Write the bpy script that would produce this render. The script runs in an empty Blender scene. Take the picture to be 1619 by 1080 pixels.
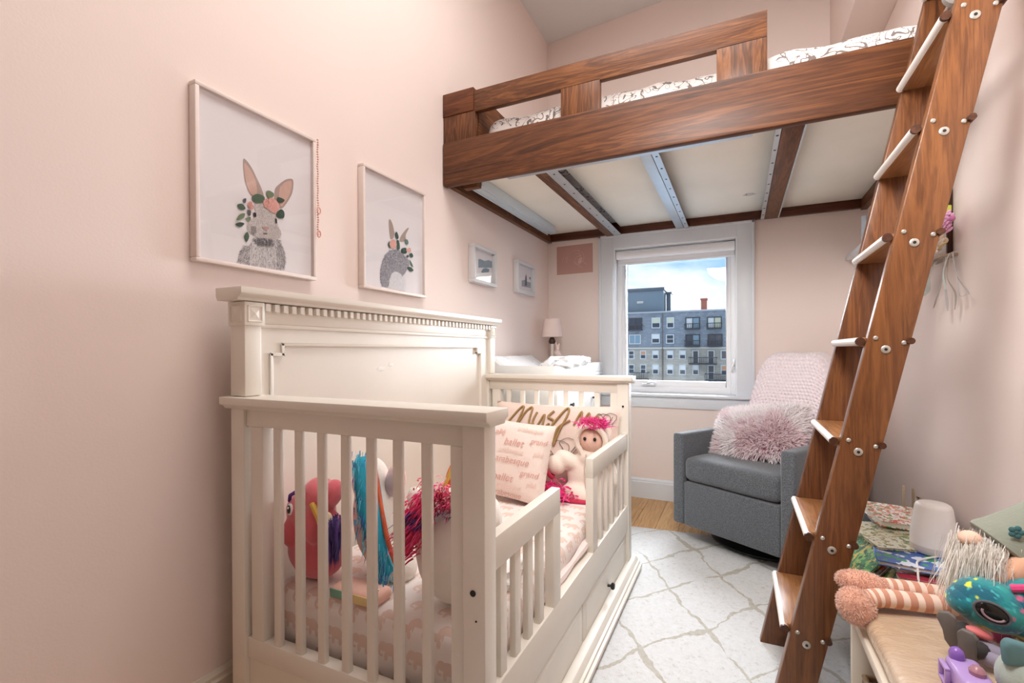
import bpy, bmesh, math, random
from mathutils import Vector, Matrix, Euler, noise
random.seed(7)
S = bpy.context.scene
COL = S.collection
R = math.radians

# ------------------------------------------------------------------ camera
cd = bpy.data.cameras.new('camera'); cam = bpy.data.objects.new('camera', cd); COL.objects.link(cam)
cd.sensor_width = 36.0; cd.sensor_fit = 'HORIZONTAL'
cd.lens = 751.776 / 1619 * 36; cd.shift_y = 18.498 / 1619
cd.clip_start = 0.02; cd.clip_end = 300
_f = Vector((-.43022, .90271, -.00428)); _r = Vector((.90272, .43021, -.00392)); _d = Vector((-.0017, -.00555, -.99998))
cam.matrix_world = Matrix((( _r.x, -_d.x, -_f.x, 0), (_r.y, -_d.y, -_f.y, 0), (_r.z, -_d.z, -_f.z, 1.05), (0, 0, 0, 1)))
S.camera = cam

# ------------------------------------------------------------------ world, lights, exposure
def lin(c):
    if isinstance(c, str):
        c = [int(c[i:i + 2], 16) / 255 for i in (0, 2, 4)]
    return tuple(((v / 12.92) if v <= .04045 else ((v + .055) / 1.055) ** 2.4) for v in c)
def rgba(c): return lin(c) + (1.0,)

W = bpy.data.worlds.new('sky'); S.world = W; W.use_nodes = True
nt = W.node_tree; nt.nodes.clear()
def _n(t, typ, **kw):
    n = t.nodes.new(typ)
    for k, v in kw.items(): setattr(n, k, v)
    return n
_tc = _n(nt, 'ShaderNodeTexCoord'); _map = _n(nt, 'ShaderNodeMapping')
_map.inputs['Scale'].default_value = (2.2, 2.2, 5.0); _map.inputs['Location'].default_value = (.35, .1, .62)
_no = _n(nt, 'ShaderNodeTexNoise'); _no.inputs['Scale'].default_value = 1.3; _no.inputs['Detail'].default_value = 6; _no.inputs['Roughness'].default_value = .55
_cr = _n(nt, 'ShaderNodeValToRGB'); _cr.color_ramp.elements[0].position = .42; _cr.color_ramp.elements[1].position = .60
_cr.color_ramp.elements[0].color = rgba('97c0ee'); _cr.color_ramp.elements[1].color = rgba('f4f8fc')
_bg = _n(nt, 'ShaderNodeBackground'); _bg.inputs['Strength'].default_value = 1.0
_wo = _n(nt, 'ShaderNodeOutputWorld')
nt.links.new(_tc.outputs['Generated'], _map.inputs['Vector']); nt.links.new(_map.outputs[0], _no.inputs['Vector'])
nt.links.new(_no.outputs['Fac'], _cr.inputs['Fac']); nt.links.new(_cr.outputs[0], _bg.inputs['Color']); nt.links.new(_bg.outputs[0], _wo.inputs['Surface'])

def light(name, typ, loc, rot, energy, color=(1, 1, 1), **kw):
    l = bpy.data.lights.new(name, typ); l.energy = energy; l.color = color
    for k, v in kw.items(): setattr(l, k, v)
    o = bpy.data.objects.new(name, l); COL.objects.link(o); o.location = loc
    o.rotation_euler = rot; return o
def aim(o, target):
    o.rotation_euler = (Vector(target) - o.location).to_track_quat('-Z', 'Y').to_euler()
sun = light('daylight', 'SUN', (0, 8, 6), (0, 0, 0), 17.0, (.88, .94, 1.0), angle=R(60)); aim(sun, (-1.1, .9, 2.0))
aim(sun, Vector(sun.location) + Vector((-.16, -1.0, -.44)))
lamp = light('ceiling_fill', 'AREA', (-.25, 1.15, 3.36), (0, 0, 0), 28, (1.0, .985, .97), shape='RECTANGLE', size=1.2, size_y=1.4)  # unseen area lamp added as even fill for the interior
wall_fill = light('back_wall_fill', 'AREA', (-.12, .72, 2.15), (0, 0, 0), 12.5, (1.0, .98, .96), shape='DISK', size=.5, spread=R(125)); aim(wall_fill, (.45, 2.9, .9))  # unseen area fill, added to brighten the back wall below the loft
vs = S.view_settings
vs.view_transform = 'Standard'; vs.look = 'None'; vs.gamma = 1.0; vs.use_curve_mapping = False; vs.exposure = 0.5
S.cycles.max_bounces = 10; S.cycles.diffuse_bounces = 6; S.cycles.transparent_max_bounces = 12; S.cycles.caustics_reflective = False; S.cycles.caustics_refractive = False
S.cycles.use_denoising = True; S.cycles.sample_clamp_indirect = 6

# ------------------------------------------------------------------ materials
_mats = {}
def base_mat(name):
    m = bpy.data.materials.new(name); m.use_nodes = True
    t = m.node_tree; b = t.nodes['Principled BSDF']; return m, t, b
def coords(t, scale=(1, 1, 1), rot=(0, 0, 0), kind='Object'):
    tc = _n(t, 'ShaderNodeTexCoord'); mp = _n(t, 'ShaderNodeMapping')
    mp.inputs['Scale'].default_value = scale; mp.inputs['Rotation'].default_value = rot
    t.links.new(tc.outputs[kind], mp.inputs['Vector']); return mp.outputs[0]
def bump(t, b, h, strength, dist=.01):
    bp = _n(t, 'ShaderNodeBump'); bp.inputs['Strength'].default_value = strength; bp.inputs['Distance'].default_value = dist
    t.links.new(h, bp.inputs['Height']); t.links.new(bp.outputs[0], b.inputs['Normal'])
def ramp(t, fac, stops):
    r = _n(t, 'ShaderNodeValToRGB'); e = r.color_ramp.elements
    e[0].position, e[0].color = stops[0][0], rgba(stops[0][1]); e[1].position, e[1].color = stops[-1][0], rgba(stops[-1][1])
    for p, c in stops[1:-1]:
        q = e.new(p); q.color = rgba(c)
    t.links.new(fac, r.inputs['Fac']); return r.outputs[0]
def mixc(t, fac, a, b):
    m = _n(t, 'ShaderNodeMix', data_type='RGBA')
    for s, v in ((0, fac), (6, a), (7, b)):
        if isinstance(v, (int, float)): m.inputs[s].default_value = v
        elif isinstance(v, str): m.inputs[s].default_value = rgba(v)
        else: t.links.new(v, m.inputs[s])
    return m.outputs[2]
def mth(t, op, a, b=None):
    m = _n(t, 'ShaderNodeMath', operation=op)
    for i, v in ((0, a), (1, b)):
        if v is None: continue
        if isinstance(v, (int, float)): m.inputs[i].default_value = v
        else: t.links.new(v, m.inputs[i])
    return m.outputs[0]
def tex(t, vec, scale, detail=3, rough=.5, dist=0):
    n = _n(t, 'ShaderNodeTexNoise'); n.inputs['Scale'].default_value = scale; n.inputs['Detail'].default_value = detail
    n.inputs['Roughness'].default_value = rough; n.inputs['Distortion'].default_value = dist
    t.links.new(vec, n.inputs['Vector']); return n.outputs['Fac']
def M(name, col, rough=.5, var=.06, vscale=8, bmp=0, bscale=60, metal=0, sheen=0, spec=.5, coat=0):
    """plain procedural material: one colour with a soft tonal variation and fine relief"""
    if name in _mats: return _mats[name]
    m, t, b = base_mat(name); v = coords(t)
    c = lin(col)
    lo = tuple(max(0, x * (1 - var)) for x in c) + (1,); hi = tuple(min(1, x * (1 + var)) for x in c) + (1,)
    mx = _n(t, 'ShaderNodeMix', data_type='RGBA'); mx.inputs[6].default_value = lo; mx.inputs[7].default_value = hi
    t.links.new(tex(t, v, vscale), mx.inputs[0]); t.links.new(mx.outputs[2], b.inputs['Base Color'])
    b.inputs['Roughness'].default_value = rough; b.inputs['Metallic'].default_value = metal
    b.inputs['Sheen Weight'].default_value = sheen; b.inputs['Specular IOR Level'].default_value = spec; b.inputs['Coat Weight'].default_value = coat
    if bmp: bump(t, b, tex(t, v, bscale, 4), bmp, .004)
    _mats[name] = m; return m
def wood(name, axis, dark='38210f', mid='613a22', light='895832', rough=.45, ringscale=9, seed=0):
    """planed timber, grain along the given axis"""
    if name in _mats: return _mats[name]
    m, t, b = base_mat(name); sc = [1, 1, 1]; sc[axis] = .07
    tc = _n(t, 'ShaderNodeTexCoord'); mp = _n(t, 'ShaderNodeMapping'); mp.inputs['Scale'].default_value = sc
    mp.inputs['Location'].default_value = (seed, seed * .7, seed * .3)
    t.links.new(tc.outputs['Object'], mp.inputs['Vector']); v = mp.outputs[0]
    a = tex(t, v, ringscale * 1.6, 5, .6, 1.6); f = tex(t, v, 130, 3, .6)
    rings = mth(t, 'FRACT', mth(t, 'MULTIPLY', a, 7.0)); rings = mth(t, 'ABSOLUTE', mth(t, 'SUBTRACT', rings, .5))
    h = mth(t, 'ADD', mth(t, 'MULTIPLY', a, .55), mth(t, 'ADD', mth(t, 'MULTIPLY', rings, .42), mth(t, 'MULTIPLY', f, .35)))
    t.links.new(ramp(t, h, ((.30, dark), (.54, mid), (.80, light))), b.inputs['Base Color'])
    b.inputs['Roughness'].default_value = rough; bump(t, b, f, .12, .002); b.inputs['Specular IOR Level'].default_value = .35
    _mats[name] = m; return m
def vcol(name, rough=.85, sheen=.3):
    """colour read from the mesh's own 'tint' attribute (patches of a plush, strands of pile, printed ink)"""
    if name in _mats: return _mats[name]
    m, t, b = base_mat(name); a = _n(t, 'ShaderNodeAttribute', attribute_name='tint')
    t.links.new(a.outputs['Color'], b.inputs['Base Color']); b.inputs['Roughness'].default_value = rough; b.inputs['Sheen Weight'].default_value = sheen
    bump(t, b, tex(t, coords(t), 220, 3), .25, .003)
    _mats[name] = m; return m
def glass(name, refl=.08, tint='ffffff'):
    if name in _mats: return _mats[name]
    m, t, b = base_mat(name); t.nodes.remove(b); o = t.nodes['Material Output']
    tr = _n(t, 'ShaderNodeBsdfTransparent'); tr.inputs[0].default_value = rgba(tint); gl = _n(t, 'ShaderNodeBsdfGlossy'); gl.inputs['Roughness'].default_value = .02
    fr = _n(t, 'ShaderNodeLayerWeight')
    ms = _n(t, 'ShaderNodeMixShader'); f = mth(t, 'MULTIPLY', mth(t, 'ADD', mth(t, 'MULTIPLY', mth(t, 'POWER', fr.outputs['Facing'], 5), .9), .05), refl)
    t.links.new(f, ms.inputs[0]); t.links.new(tr.outputs[0], ms.inputs[1]); t.links.new(gl.outputs[0], ms.inputs[2]); t.links.new(ms.outputs[0], o.inputs[0])
    _mats[name] = m; return m

PINK = M('wall_paint_pink', 'ecddd6', .75, .015, 2, .06, 180, spec=.25)
CEIL = M('ceiling_paint', 'dfe0e0', .85, .01, 2)
TRIM = M('white_trim_paint', 'dde2e8', .4, .015, 3)
SASH = M('white_window_vinyl', 'f2f3f5', .35, .01, 3)
CRIBW = M('cream_crib_paint', 'e3ddd2', .42, .05, 5, .04, 60)
CREAMD = M('cream_trim_paint', 'e3dacb', .45, .03, 5)
WAL_X = wood('walnut_along_x', 0); WAL_Y = wood('walnut_along_y', 1); WAL_Z = wood('walnut_upright', 2)
WAL_XE = wood('walnut_edge', 0, '7d4a28', '9d6236', 'b87a48')
OAK = wood('oak_floor', 1, 'b98a58', 'cfa676', 'dfbd90', .42, 6)
PLY = M('plywood_cream', 'f6f1e4', .6, .09, 3, .05, 40)
STEEL = M('galvanised_steel', 'c3ccd2', .38, .1, 14, metal=.75)
BLACK = M('black_metal', '1b1a1a', .45, .1)
FABG = None

# ------------------------------------------------------------------ mesh builder
ORG = {}
class MB:
    def __init__(self): self.v = []; self.f = []; self.c = None; self.uv = None; self.mi = []; self.cur = 0
    def add(self, vs, fs):
        n = len(self.v); self.v += [tuple(x) for x in vs]; self.f += [tuple(i + n for i in f) for f in fs]; self.mi += [self.cur] * len(fs); return self
    def box(self, a, b):
        x0, y0, z0 = [min(p, q) for p, q in zip(a, b)]; x1, y1, z1 = [max(p, q) for p, q in zip(a, b)]
        return self.hexa([(x0, y0, z0), (x1, y0, z0), (x1, y1, z0), (x0, y1, z0), (x0, y0, z1), (x1, y0, z1), (x1, y1, z1), (x0, y1, z1)])
    def hexa(self, p): return self.add(p, [(3, 2, 1, 0), (4, 5, 6, 7), (0, 1, 5, 4), (1, 2, 6, 5), (2, 3, 7, 6), (3, 0, 4, 7)])
    def prism(self, poly, axis, a, b):
        """closed outline (two coordinates) pulled along an axis from a to b"""
        n = len(poly); o = [i for i in range(3) if i != axis]; vs = []
        for t in (a, b):
            for p in poly:
                q = [0, 0, 0]; q[axis] = t; q[o[0]], q[o[1]] = p; vs.append(q)
        fs = [(i, (i + 1) % n, n + (i + 1) % n, n + i) for i in range(n)] + [tuple(range(n))[::-1], tuple(range(n, 2 * n))]
        return self.add(vs, fs)
    def tube(self, pts, r, n=8, closed=False):
        pts = [Vector(p) for p in pts]; rs = r if isinstance(r, (list, tuple)) else [r] * len(pts); vs = []; m = len(pts); up = None
        for i, p in enumerate(pts):
            if closed: d = pts[(i + 1) % m] - pts[i - 1]
            else: d = pts[min(i + 1, m - 1)] - pts[max(i - 1, 0)]
            d.normalize()
            if up is None: up = Vector((0, 0, 1)) if abs(d.z) < .9 else Vector((1, 0, 0))
            a = d.cross(up)
            if a.length < 1e-4: a = d.orthogonal()
            a.normalize(); b = a.cross(d); up = b.copy()
            for k in range(n):
                t = 2 * math.pi * k / n; vs.append(p + (a * math.cos(t) + b * math.sin(t)) * rs[i])
        fs = []
        for i in range(m if closed else m - 1):
            for k in range(n):
                i2 = (i + 1) % m; fs.append((i * n + k, i * n + (k + 1) % n, i2 * n + (k + 1) % n, i2 * n + k))
        if not closed: fs += [tuple(range(n))[::-1], tuple((m - 1) * n + k for k in range(n))]
        return self.add(vs, fs)
    def lathe(self, prof, c=(0, 0, 0), n=24, axis=(0, 0, 1)):
        """prof: (radius, height) pairs turned around an axis through c"""
        q = Vector((0, 0, 1)).rotation_difference(Vector(axis)); c = Vector(c); vs = []
        for r, h in prof:
            for k in range(n):
                t = 2 * math.pi * k / n; vs.append(c + q @ Vector((r * math.cos(t), r * math.sin(t), h)))
        m = len(prof); fs = [(i * n + k, i * n + (k + 1) % n, (i + 1) * n + (k + 1) % n, (i + 1) * n + k) for i in range(m - 1) for k in range(n)]
        fs += [tuple(range(n))[::-1], tuple((m - 1) * n + k for k in range(n))]
        return self.add(vs, fs)
    def cyl(self, a, b, r, n=14): return self.tube([a, b], r, n)
    def ell(self, c, r, rot=None, nu=18, nv=11, wob=0):
        c = Vector(c); r = (r, r, r) if isinstance(r, (int, float)) else r
        q = Euler([R(x) for x in rot]).to_matrix() if rot else Matrix.Identity(3); vs = []; fs = []
        for j in range(nv + 1):
            ph = math.pi * j / nv
            for i in range(nu):
                th = 2 * math.pi * i / nu
                p = Vector((math.sin(ph) * math.cos(th), math.sin(ph) * math.sin(th), math.cos(ph)))
                k = 1 + wob * noise.noise(p * 2.1 + c * 9) if wob else 1
                vs.append(c + q @ Vector((p.x * r[0] * k, p.y * r[1] * k, p.z * r[2] * k)))
        for j in range(nv):
            for i in range(nu):
                a = j * nu + i; b = j * nu + (i + 1) % nu; fs.append((a, a + nu, b + nu, b))
        return self.add(vs, fs)
    def grid(self, fn, nu, nv, thick=None):
        vs = [fn(i / nu, j / nv) for j in range(nv + 1) for i in range(nu + 1)]
        fs = [(j * (nu + 1) + i, j * (nu + 1) + i + 1, (j + 1) * (nu + 1) + i + 1, (j + 1) * (nu + 1) + i) for j in range(nv) for i in range(nu)]
        return self.add(vs, fs)
    def build(self, name, mat, parent=None, bevel=0, seg=2, smooth=True, ang=40, remesh=0, tint=None, uvbox=None, sub=0, solid=0, displace=None):
        me = bpy.data.meshes.new(name)
        org = ORG.get(parent.name, Vector()) if parent else Vector()
        me.from_pydata([(x - org.x, y - org.y, z - org.z) for x, y, z in self.v], [], self.f)
        mats = mat if isinstance(mat, (list, tuple)) else [mat]
        for m in mats: me.materials.append(m)
        if len(mats) > 1: me.polygons.foreach_set('material_index', self.mi)
        if bevel or not smooth or True:
            bm = bmesh.new(); bm.from_mesh(me)
            bmesh.ops.remove_doubles(bm, verts=bm.verts, dist=1e-6)
            bmesh.ops.recalc_face_normals(bm, faces=bm.faces)
            if bevel:
                ed = [e for e in bm.edges if len(e.link_faces) == 2 and e.calc_face_angle(0) > R(30)]
                bmesh.ops.bevel(bm, geom=ed, offset=bevel, segments=seg, profile=.5, affect='EDGES', clamp_overlap=True)
            bm.to_mesh(me); bm.free()
        if smooth:
            me.shade_smooth(); me.set_sharp_from_angle(angle=R(ang))
        if uvbox:
            uv = me.uv_layers.new(name='UVMap')
            for p in me.polygons:
                nx, ny, nz = [abs(t) for t in p.normal]
                for li in p.loop_indices:
                    co = me.vertices[me.loops[li].vertex_index].co
                    uv.data[li].uv = ((co.y, co.z) if nx >= max(ny, nz) else (co.x, co.z) if ny >= nz else (co.x, co.y))
        if tint: set_tint(me, tint, org)
        o = bpy.data.objects.new(name, me); COL.objects.link(o)
        if parent: o.parent = parent; ORG[o.name] = org
        if remesh:
            rm = o.modifiers.new('remesh', 'REMESH'); rm.mode = 'VOXEL'; rm.voxel_size = remesh; rm.use_smooth_shade = True
            sm = o.modifiers.new('smooth', 'SMOOTH'); sm.iterations = 6; sm.factor = .5
        if sub:
            sm = o.modifiers.new('sub', 'SUBSURF'); sm.levels = sub; sm.render_levels = sub
        if solid:
            so = o.modifiers.new('solid', 'SOLIDIFY'); so.thickness = solid; so.offset = 0
        return o
def set_tint(me, tint, org=Vector()):
    a = me.color_attributes.new('tint', 'FLOAT_COLOR', 'POINT')
    for i, v in enumerate(me.vertices):
        a.data[i].color = rgba(tint(v.co + org)) if callable(tint) else rgba(tint)
def box(name, a, b, mat, parent=None, bevel=.002, **k): return MB().box(a, b).build(name, mat, parent, bevel, **k)

def thing(name, label, cat, loc=(0, 0, 0), rotz=0, group=None, local=False, kind=None):
    o = bpy.data.objects.new(name, None); COL.objects.link(o); o.empty_display_size = .05
    o.location = loc; o.rotation_euler = (0, 0, rotz); ORG[o.name] = Vector((0, 0, 0)) if local else Vector(loc)
    return tag(o, label, cat, group, kind)
def tag(o, label=None, cat=None, group=None, kind=None):
    if label: o['label'] = label
    if cat: o['category'] = cat
    if group: o['group'] = group
    if kind: o['kind'] = kind
    return o
def struct(o, label=None): o['kind'] = 'structure'; return tag(o, label)
def copy_part(o, loc, parent=None, rot=None, scale=None):
    c = o.copy(); COL.objects.link(c); c.parent = parent or o.parent; c.location = loc
    if rot: c.rotation_euler = rot
    if scale: c.scale = scale
    ORG[c.name] = ORG.get(o.name, Vector()); return c
def strands(name, parent, roots, mat, length=.03, width=.0016, droop=.3, jit=.5, seg=2, cols=('ffffff',), kind='stuff', colfn=None, tip=None):
    """pile: each strand a thin tapered blade; roots = [(point, normal)]"""
    vs, fs, cl = [], [], []; org = ORG.get(parent.name, Vector()) if parent else Vector()
    for p, nrm in roots:
        p = Vector(p) - org; d = (Vector(nrm).normalized() + Vector([random.gauss(0, jit) for _ in range(3)]) * .6).normalized()
        s = d.orthogonal().normalized(); s.rotate(Matrix.Rotation(random.random() * 6.28, 3, d)); L = length * random.uniform(.6, 1.2)
        c = rgba(colfn(p + org)) if colfn else rgba(random.choice(cols)); n = len(vs)
        for k in range(seg):
            q = p + d * (L * k / seg) + Vector((0, 0, -droop * L * (k / seg) ** 2)); w = width * (1 - .5 * k / seg)
            vs += [q - s * w, q + s * w]
        vs.append(p + d * L + Vector((0, 0, -droop * L)))
        for k in range(seg - 1): fs.append((n + 2 * k, n + 2 * k + 1, n + 2 * k + 3, n + 2 * k + 2))
        fs.append((n + 2 * seg - 2, n + 2 * seg - 1, n + 2 * seg)); cl += [c] * 2 + [c if not tip else tuple(c[i] + (lin(tip)[i] - c[i]) * ((k + 1) / seg) for i in range(3)) + (1,) for k in range(seg) for _ in (0, 1)][:2 * seg - 1]
    me = bpy.data.meshes.new(name); me.from_pydata(vs, [], fs); me.materials.append(mat)
    a = me.color_attributes.new('tint', 'FLOAT_COLOR', 'POINT'); a.data.foreach_set('color', [x for c in cl for x in c])
    o = bpy.data.objects.new(name, me); COL.objects.link(o)
    if parent: o.parent = parent; ORG[o.name] = org
    if kind: o['kind'] = kind
    return o
def text_mesh(body, size, shear=.25, ext=.0004, weight=0.0):
    cu = bpy.data.curves.new('lettering', 'FONT'); cu.body = body; cu.size = size; cu.shear = shear; cu.align_x = 'CENTER'; cu.align_y = 'CENTER'; cu.offset = weight
    ob = bpy.data.objects.new('lettering', cu); COL.objects.link(ob)
    dg = bpy.context.evaluated_depsgraph_get(); dg.update(); me = bpy.data.meshes.new_from_object(ob.evaluated_get(dg))
    bm = bmesh.new(); bm.from_mesh(me); bmesh.ops.triangulate(bm, faces=bm.faces); bmesh.ops.subdivide_edges(bm, edges=[e for e in bm.edges if e.calc_length() > size * .3], cuts=1)
    vs = [v.co.copy() for v in bm.verts]; bm.verts.index_update(); fs = [tuple(v.index for v in f.verts) for f in bm.faces]; bm.free()
    bpy.data.objects.remove(ob); bpy.data.curves.remove(cu); bpy.data.meshes.remove(me)
    return vs, fs
def spline(pts, n=8):
    """smooth curve through the given points"""
    pts = [Vector(p) for p in pts]; out = []
    for i in range(len(pts) - 1):
        p0 = pts[max(i - 1, 0)]; p1 = pts[i]; p2 = pts[i + 1]; p3 = pts[min(i + 2, len(pts) - 1)]
        for k in range(n):
            t = k / n
            out.append(.5 * ((2 * p1) + (p2 - p0) * t + (2 * p0 - 5 * p1 + 4 * p2 - p3) * t * t + (3 * p1 - p0 - 3 * p2 + p3) * t ** 3))
    return out + [pts[-1]]

# ================================================================== the room
XL, XR, YB, YF, ZC = -1.3375, .693, 3.47, -1.9, 3.44
struct(box('wall_left', (XL - .12, YF - .12, -.1), (XL, YB + .3, ZC + .3), PINK, bevel=0))
struct(box('wall_right', (XR, YF - .12, -.1), (XR + .12, YB + .3, ZC + .3), PINK, bevel=0))
struct(box('wall_front', (XL, YF - .12, -.1), (XR, YF, ZC + .3), M('low_bounce_paint', 'b3a49c', .8), bevel=0))  # wall behind the camera, toned darker to cut bounced light
WX0, WX1, WZ0, WZ1 = -.845, .010, .745, 1.815
m = MB(); yb = YB + .2
m.box((XL, YB, -.1), (WX0, yb, ZC + .3)).box((WX1, YB, -.1), (XR, yb, ZC + .3)).box((WX0, YB, -.1), (WX1, yb, WZ0)).box((WX0, YB, WZ1), (WX1, yb, ZC + .3))
struct(m.build('wall_back', PINK, smooth=False))
m = MB().hexa([(XL - .1, YF - .1, ZC - .01), (XR + .1, YF - .1, ZC + .14), (XR + .1, YB + .1, ZC + .14), (XL - .1, YB + .1, ZC - .01),
               (XL - .1, YF - .1, ZC + .3), (XR + .1, YF - .1, ZC + .3), (XR + .1, YB + .1, ZC + .3), (XL - .1, YB + .1, ZC + .3)])
struct(m.build('ceiling', CEIL))
struct(box('trim_1', (.507, 1.2, 2.73), (XR, YB, ZC + .2), PINK, bevel=.004), 'boxed-in soffit running under the ceiling along the pink wall')
floor = struct(MB().box((XL, YF, -.12), (XR, YB, -.012)).build('floor', M('subfloor', '8a6a48', .8)))
x = XL; k = 0; pw = .127
while x < XR - .01:
    x1 = min(x + pw, XR); y = YF - (k * .61) % 1.3; j = 0
    while y < YB:
        L = (1.35, 1.1, 1.55)[(k + j) % 3]; a, b = max(y, YF), min(y + L, YB)
        if b - a > .03:
            mm = wood('oak_floor_%d' % ((k * 2 + j) % 4), 1, 'a87a4a', 'c79c6a', 'dcb888', .42, 6, seed=((k * 2 + j) % 4) * 3.1)
            MB().box((x + .0006, a + .0006, -.012), (x1 - .0006, b - .0006, random.uniform(-.0008, 0))).build('plank', mm, floor, bevel=.0012, seg=1)
        y += L; j += 1
    x = x1; k += 1
def baseboard(name, pts_axis, mat):
    struct(pts_axis.build(name, mat, smooth=True, ang=25))
prof = [(0, 0), (.016, 0), (.016, .125), (.011, .132), (.011, .142), (.004, .155), (0, .155)]
baseboard('baseboard_left', MB().prism([(XL + a, b) for a, b in prof], 1, YF, YB), CREAMD)
baseboard('baseboard_back', MB().prism([(YB - a, b * .9) for a, b in prof], 0, XL, XR), TRIM)
baseboard('baseboard_right', MB().prism([(XR - a, b) for a, b in prof], 1, YF, YB), TRIM)

# window ----------------------------------------------------------------
win = thing('window_1', None, None, ((WX0 + WX1) / 2, YB, WZ0), kind='structure')
cy = YB - .018
for nm, a, b in (('side_casing', (-.925, cy, .745), (-.826, YB, 1.888)), ('side_casing', (-.009, cy, .745), (.088, YB, 1.888)), ('head_casing', (-.826, cy, 1.797), (-.009, YB, 1.888))):
    box(nm, a, b, TRIM, win, .002)
for a, b in (((-.932, YB - .026, .745), (-.914, YB, 1.895)), ((.077, YB - .026, .745), (.095, YB, 1.895)), ((-.932, YB - .026, 1.877), (.095, YB, 1.895))):
    box('back_band', a, b, TRIM, win, .003)
box('stool', (-.945, YB - .045, .728), (.105, YB + .09, .748), TRIM, win, .006)
box('apron', (-.925, YB - .016, .650), (.088, YB, .728), TRIM, win, .003)
for a, b in (((-.845, YB, .748), (-.818, YB + .16, 1.815)), ((-.017, YB, .748), (.010, YB + .16, 1.815)), ((-.818, YB, 1.79), (-.017, YB + .16, 1.815))):
    box('jamb', a, b, SASH, win, .001)
ys = YB + .085
for a, b in (((-.818, ys, .748), (-.787, ys + .07, 1.79)), ((-.048, ys, .748), (-.017, ys + .07, 1.79)), ((-.787, ys, .748), (-.048, ys + .07, .790)), ((-.787, ys, 1.76), (-.048, ys + .07, 1.79))):
    box('window_frame', a, b, SASH, win, .003)
sash = MB()
for a, b in (((-.787, ys + .012, .790), (-.755, ys + .055, 1.76)), ((-.078, ys + .012, .790), (-.048, ys + .055, 1.76)), ((-.755, ys + .012, .790), (-.078, ys + .055, .832)), ((-.755, ys + .012, 1.715), (-.078, ys + .055, 1.76))): sash.box(a, b)
sash = sash.build('sash', SASH, win, .004)
box('glass_pane', (-.756, ys + .03, .83), (-.077, ys + .036, 1.72), glass('window_glass', .5), sash, 0)
hw = M('window_hardware', 'd9dadb', .35, .05, metal=.3)
h = MB().box((-.64, ys - .022, .796), (-.545, ys + .012, .812)).tube([(-.60, ys - .018, .812), (-.57, ys - .03, .82), (-.535, ys - .03, .818)], .007, 8).build('crank_handle', hw, win, .003)
MB().box((-.036, ys - .012, .90), (-.024, ys, .99)).tube([(-.030, ys - .016, .945), (-.034, ys - .03, .955), (-.042, ys - .034, .915)], .005, 8).build('lock_lever', hw, win, .002)
shade = MB().tube([(-.812, YB + .045, 1.752), (-.022, YB + .045, 1.752)], .031, 20).build('roller_shade', M('white_roller_shade', 'f3f3f4', .6, .01), win)
box('shade_hem', (-.808, YB + .072, 1.690), (-.026, YB + .078, 1.752), M('white_roller_shade', 'f3f3f4'), win, .001)
MB().tube([(-.808, YB + .075, 1.692), (-.026, YB + .075, 1.692)], .009, 12).build('hem_bar', SASH, win)

# ------------------------------------------------------------------ far building seen through the glass
BY = 35.0
SLATE = None
def brick_mat(name, a, b, mortar, bw, bh):
    m, t, bs = base_mat(name); br = _n(t, 'ShaderNodeTexBrick'); v = coords(t, (1, 1, 1), (R(90), 0, 0))
    br.inputs['Color1'].default_value = rgba(a); br.inputs['Color2'].default_value = rgba(b); br.inputs['Mortar'].default_value = rgba(mortar)
    br.inputs['Brick Width'].default_value = bw; br.inputs['Row Height'].default_value = bh; br.inputs['Scale'].default_value = 1; br.inputs['Mortar Size'].default_value = .008; br.inputs['Bias'].default_value = -.1
    t.links.new(v, br.inputs['Vector'])
    c = mixc(t, .35, br.outputs[0], ramp(t, tex(t, coords(t), 1.3, 5), ((.35, a), (.65, b))))
    t.links.new(c, bs.inputs['Base Color']); bs.inputs['Roughness'].default_value = .85; return m
SLATE = brick_mat('slate_shingle', '7d868f', '9ca5ac', '6c747c', .22, .12); STONE = brick_mat('tan_stone', 'a3a096', 'c2bcae', '8e8b82', .34, .14)
bld = thing('apartment_building', 'far apartment block with slate upper floors over pale stone seen through window', 'building', (-4, BY, -6))
box('slate_wall', (-13, BY, 1.24), (4, BY + 6, 3.72), SLATE, bld, 0)
box('stone_wall', (-13, BY - .02, -6), (4, BY + 6, 1.22), STONE, bld, 0)
box('cornice', (-13, BY - .12, 1.16), (4, BY + .1, 1.28), M('stone_band', 'c9c6bd', .8), bld, .02)
box('parapet', (-13, BY - .1, 3.72), (4, BY + .3, 3.84), M('parapet_metal', 'aab0b5', .6), bld, .02)
pent = box('penthouse', (-11, BY + .6, 3.84), (-4.87, BY + 5, 5.50), M('blue_grey_cladding', '74858f', .7, .06, 1.5), bld, .02)
box('roof_trim', (-11.1, BY + .5, 5.40), (-4.8, BY + 5, 5.62), M('dark_cladding', '56636c', .6), pent, .02)
box('sign_plate', (-6.75, BY + .56, 4.52), (-6.3, BY + .6, 4.68), M('stone_band', 'c9c6bd'), pent, 0)
MB().box((-4.75, BY + 1.2, 3.84), (-4.45, BY + 2, 5.25)).box((-4.82, BY + 1.1, 5.2), (-4.38, BY + 2.1, 5.32)).build('flue', M('dark_cladding', '56636c'), bld, .02)
MB().box((-2.39, BY + 1, 3.7), (-2.0, BY + 1.6, 4.68)).box((-2.43, BY + .95, 4.6), (-1.96, BY + 1.65, 4.72)).build('chimney', M('red_brick', 'a8695a', .9, .15, 6), bld, .01)
MB().tube([(-4.85, BY - .1, -4), (-4.85, BY - .1, 1.2)], .05, 8).tube([(-4.85, BY - .1, 1.2), (-4.85, BY - .1, 3.7)], .03, 8).build('downpipe', M('pipe_brown', '6b615a', .6), bld)
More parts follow.
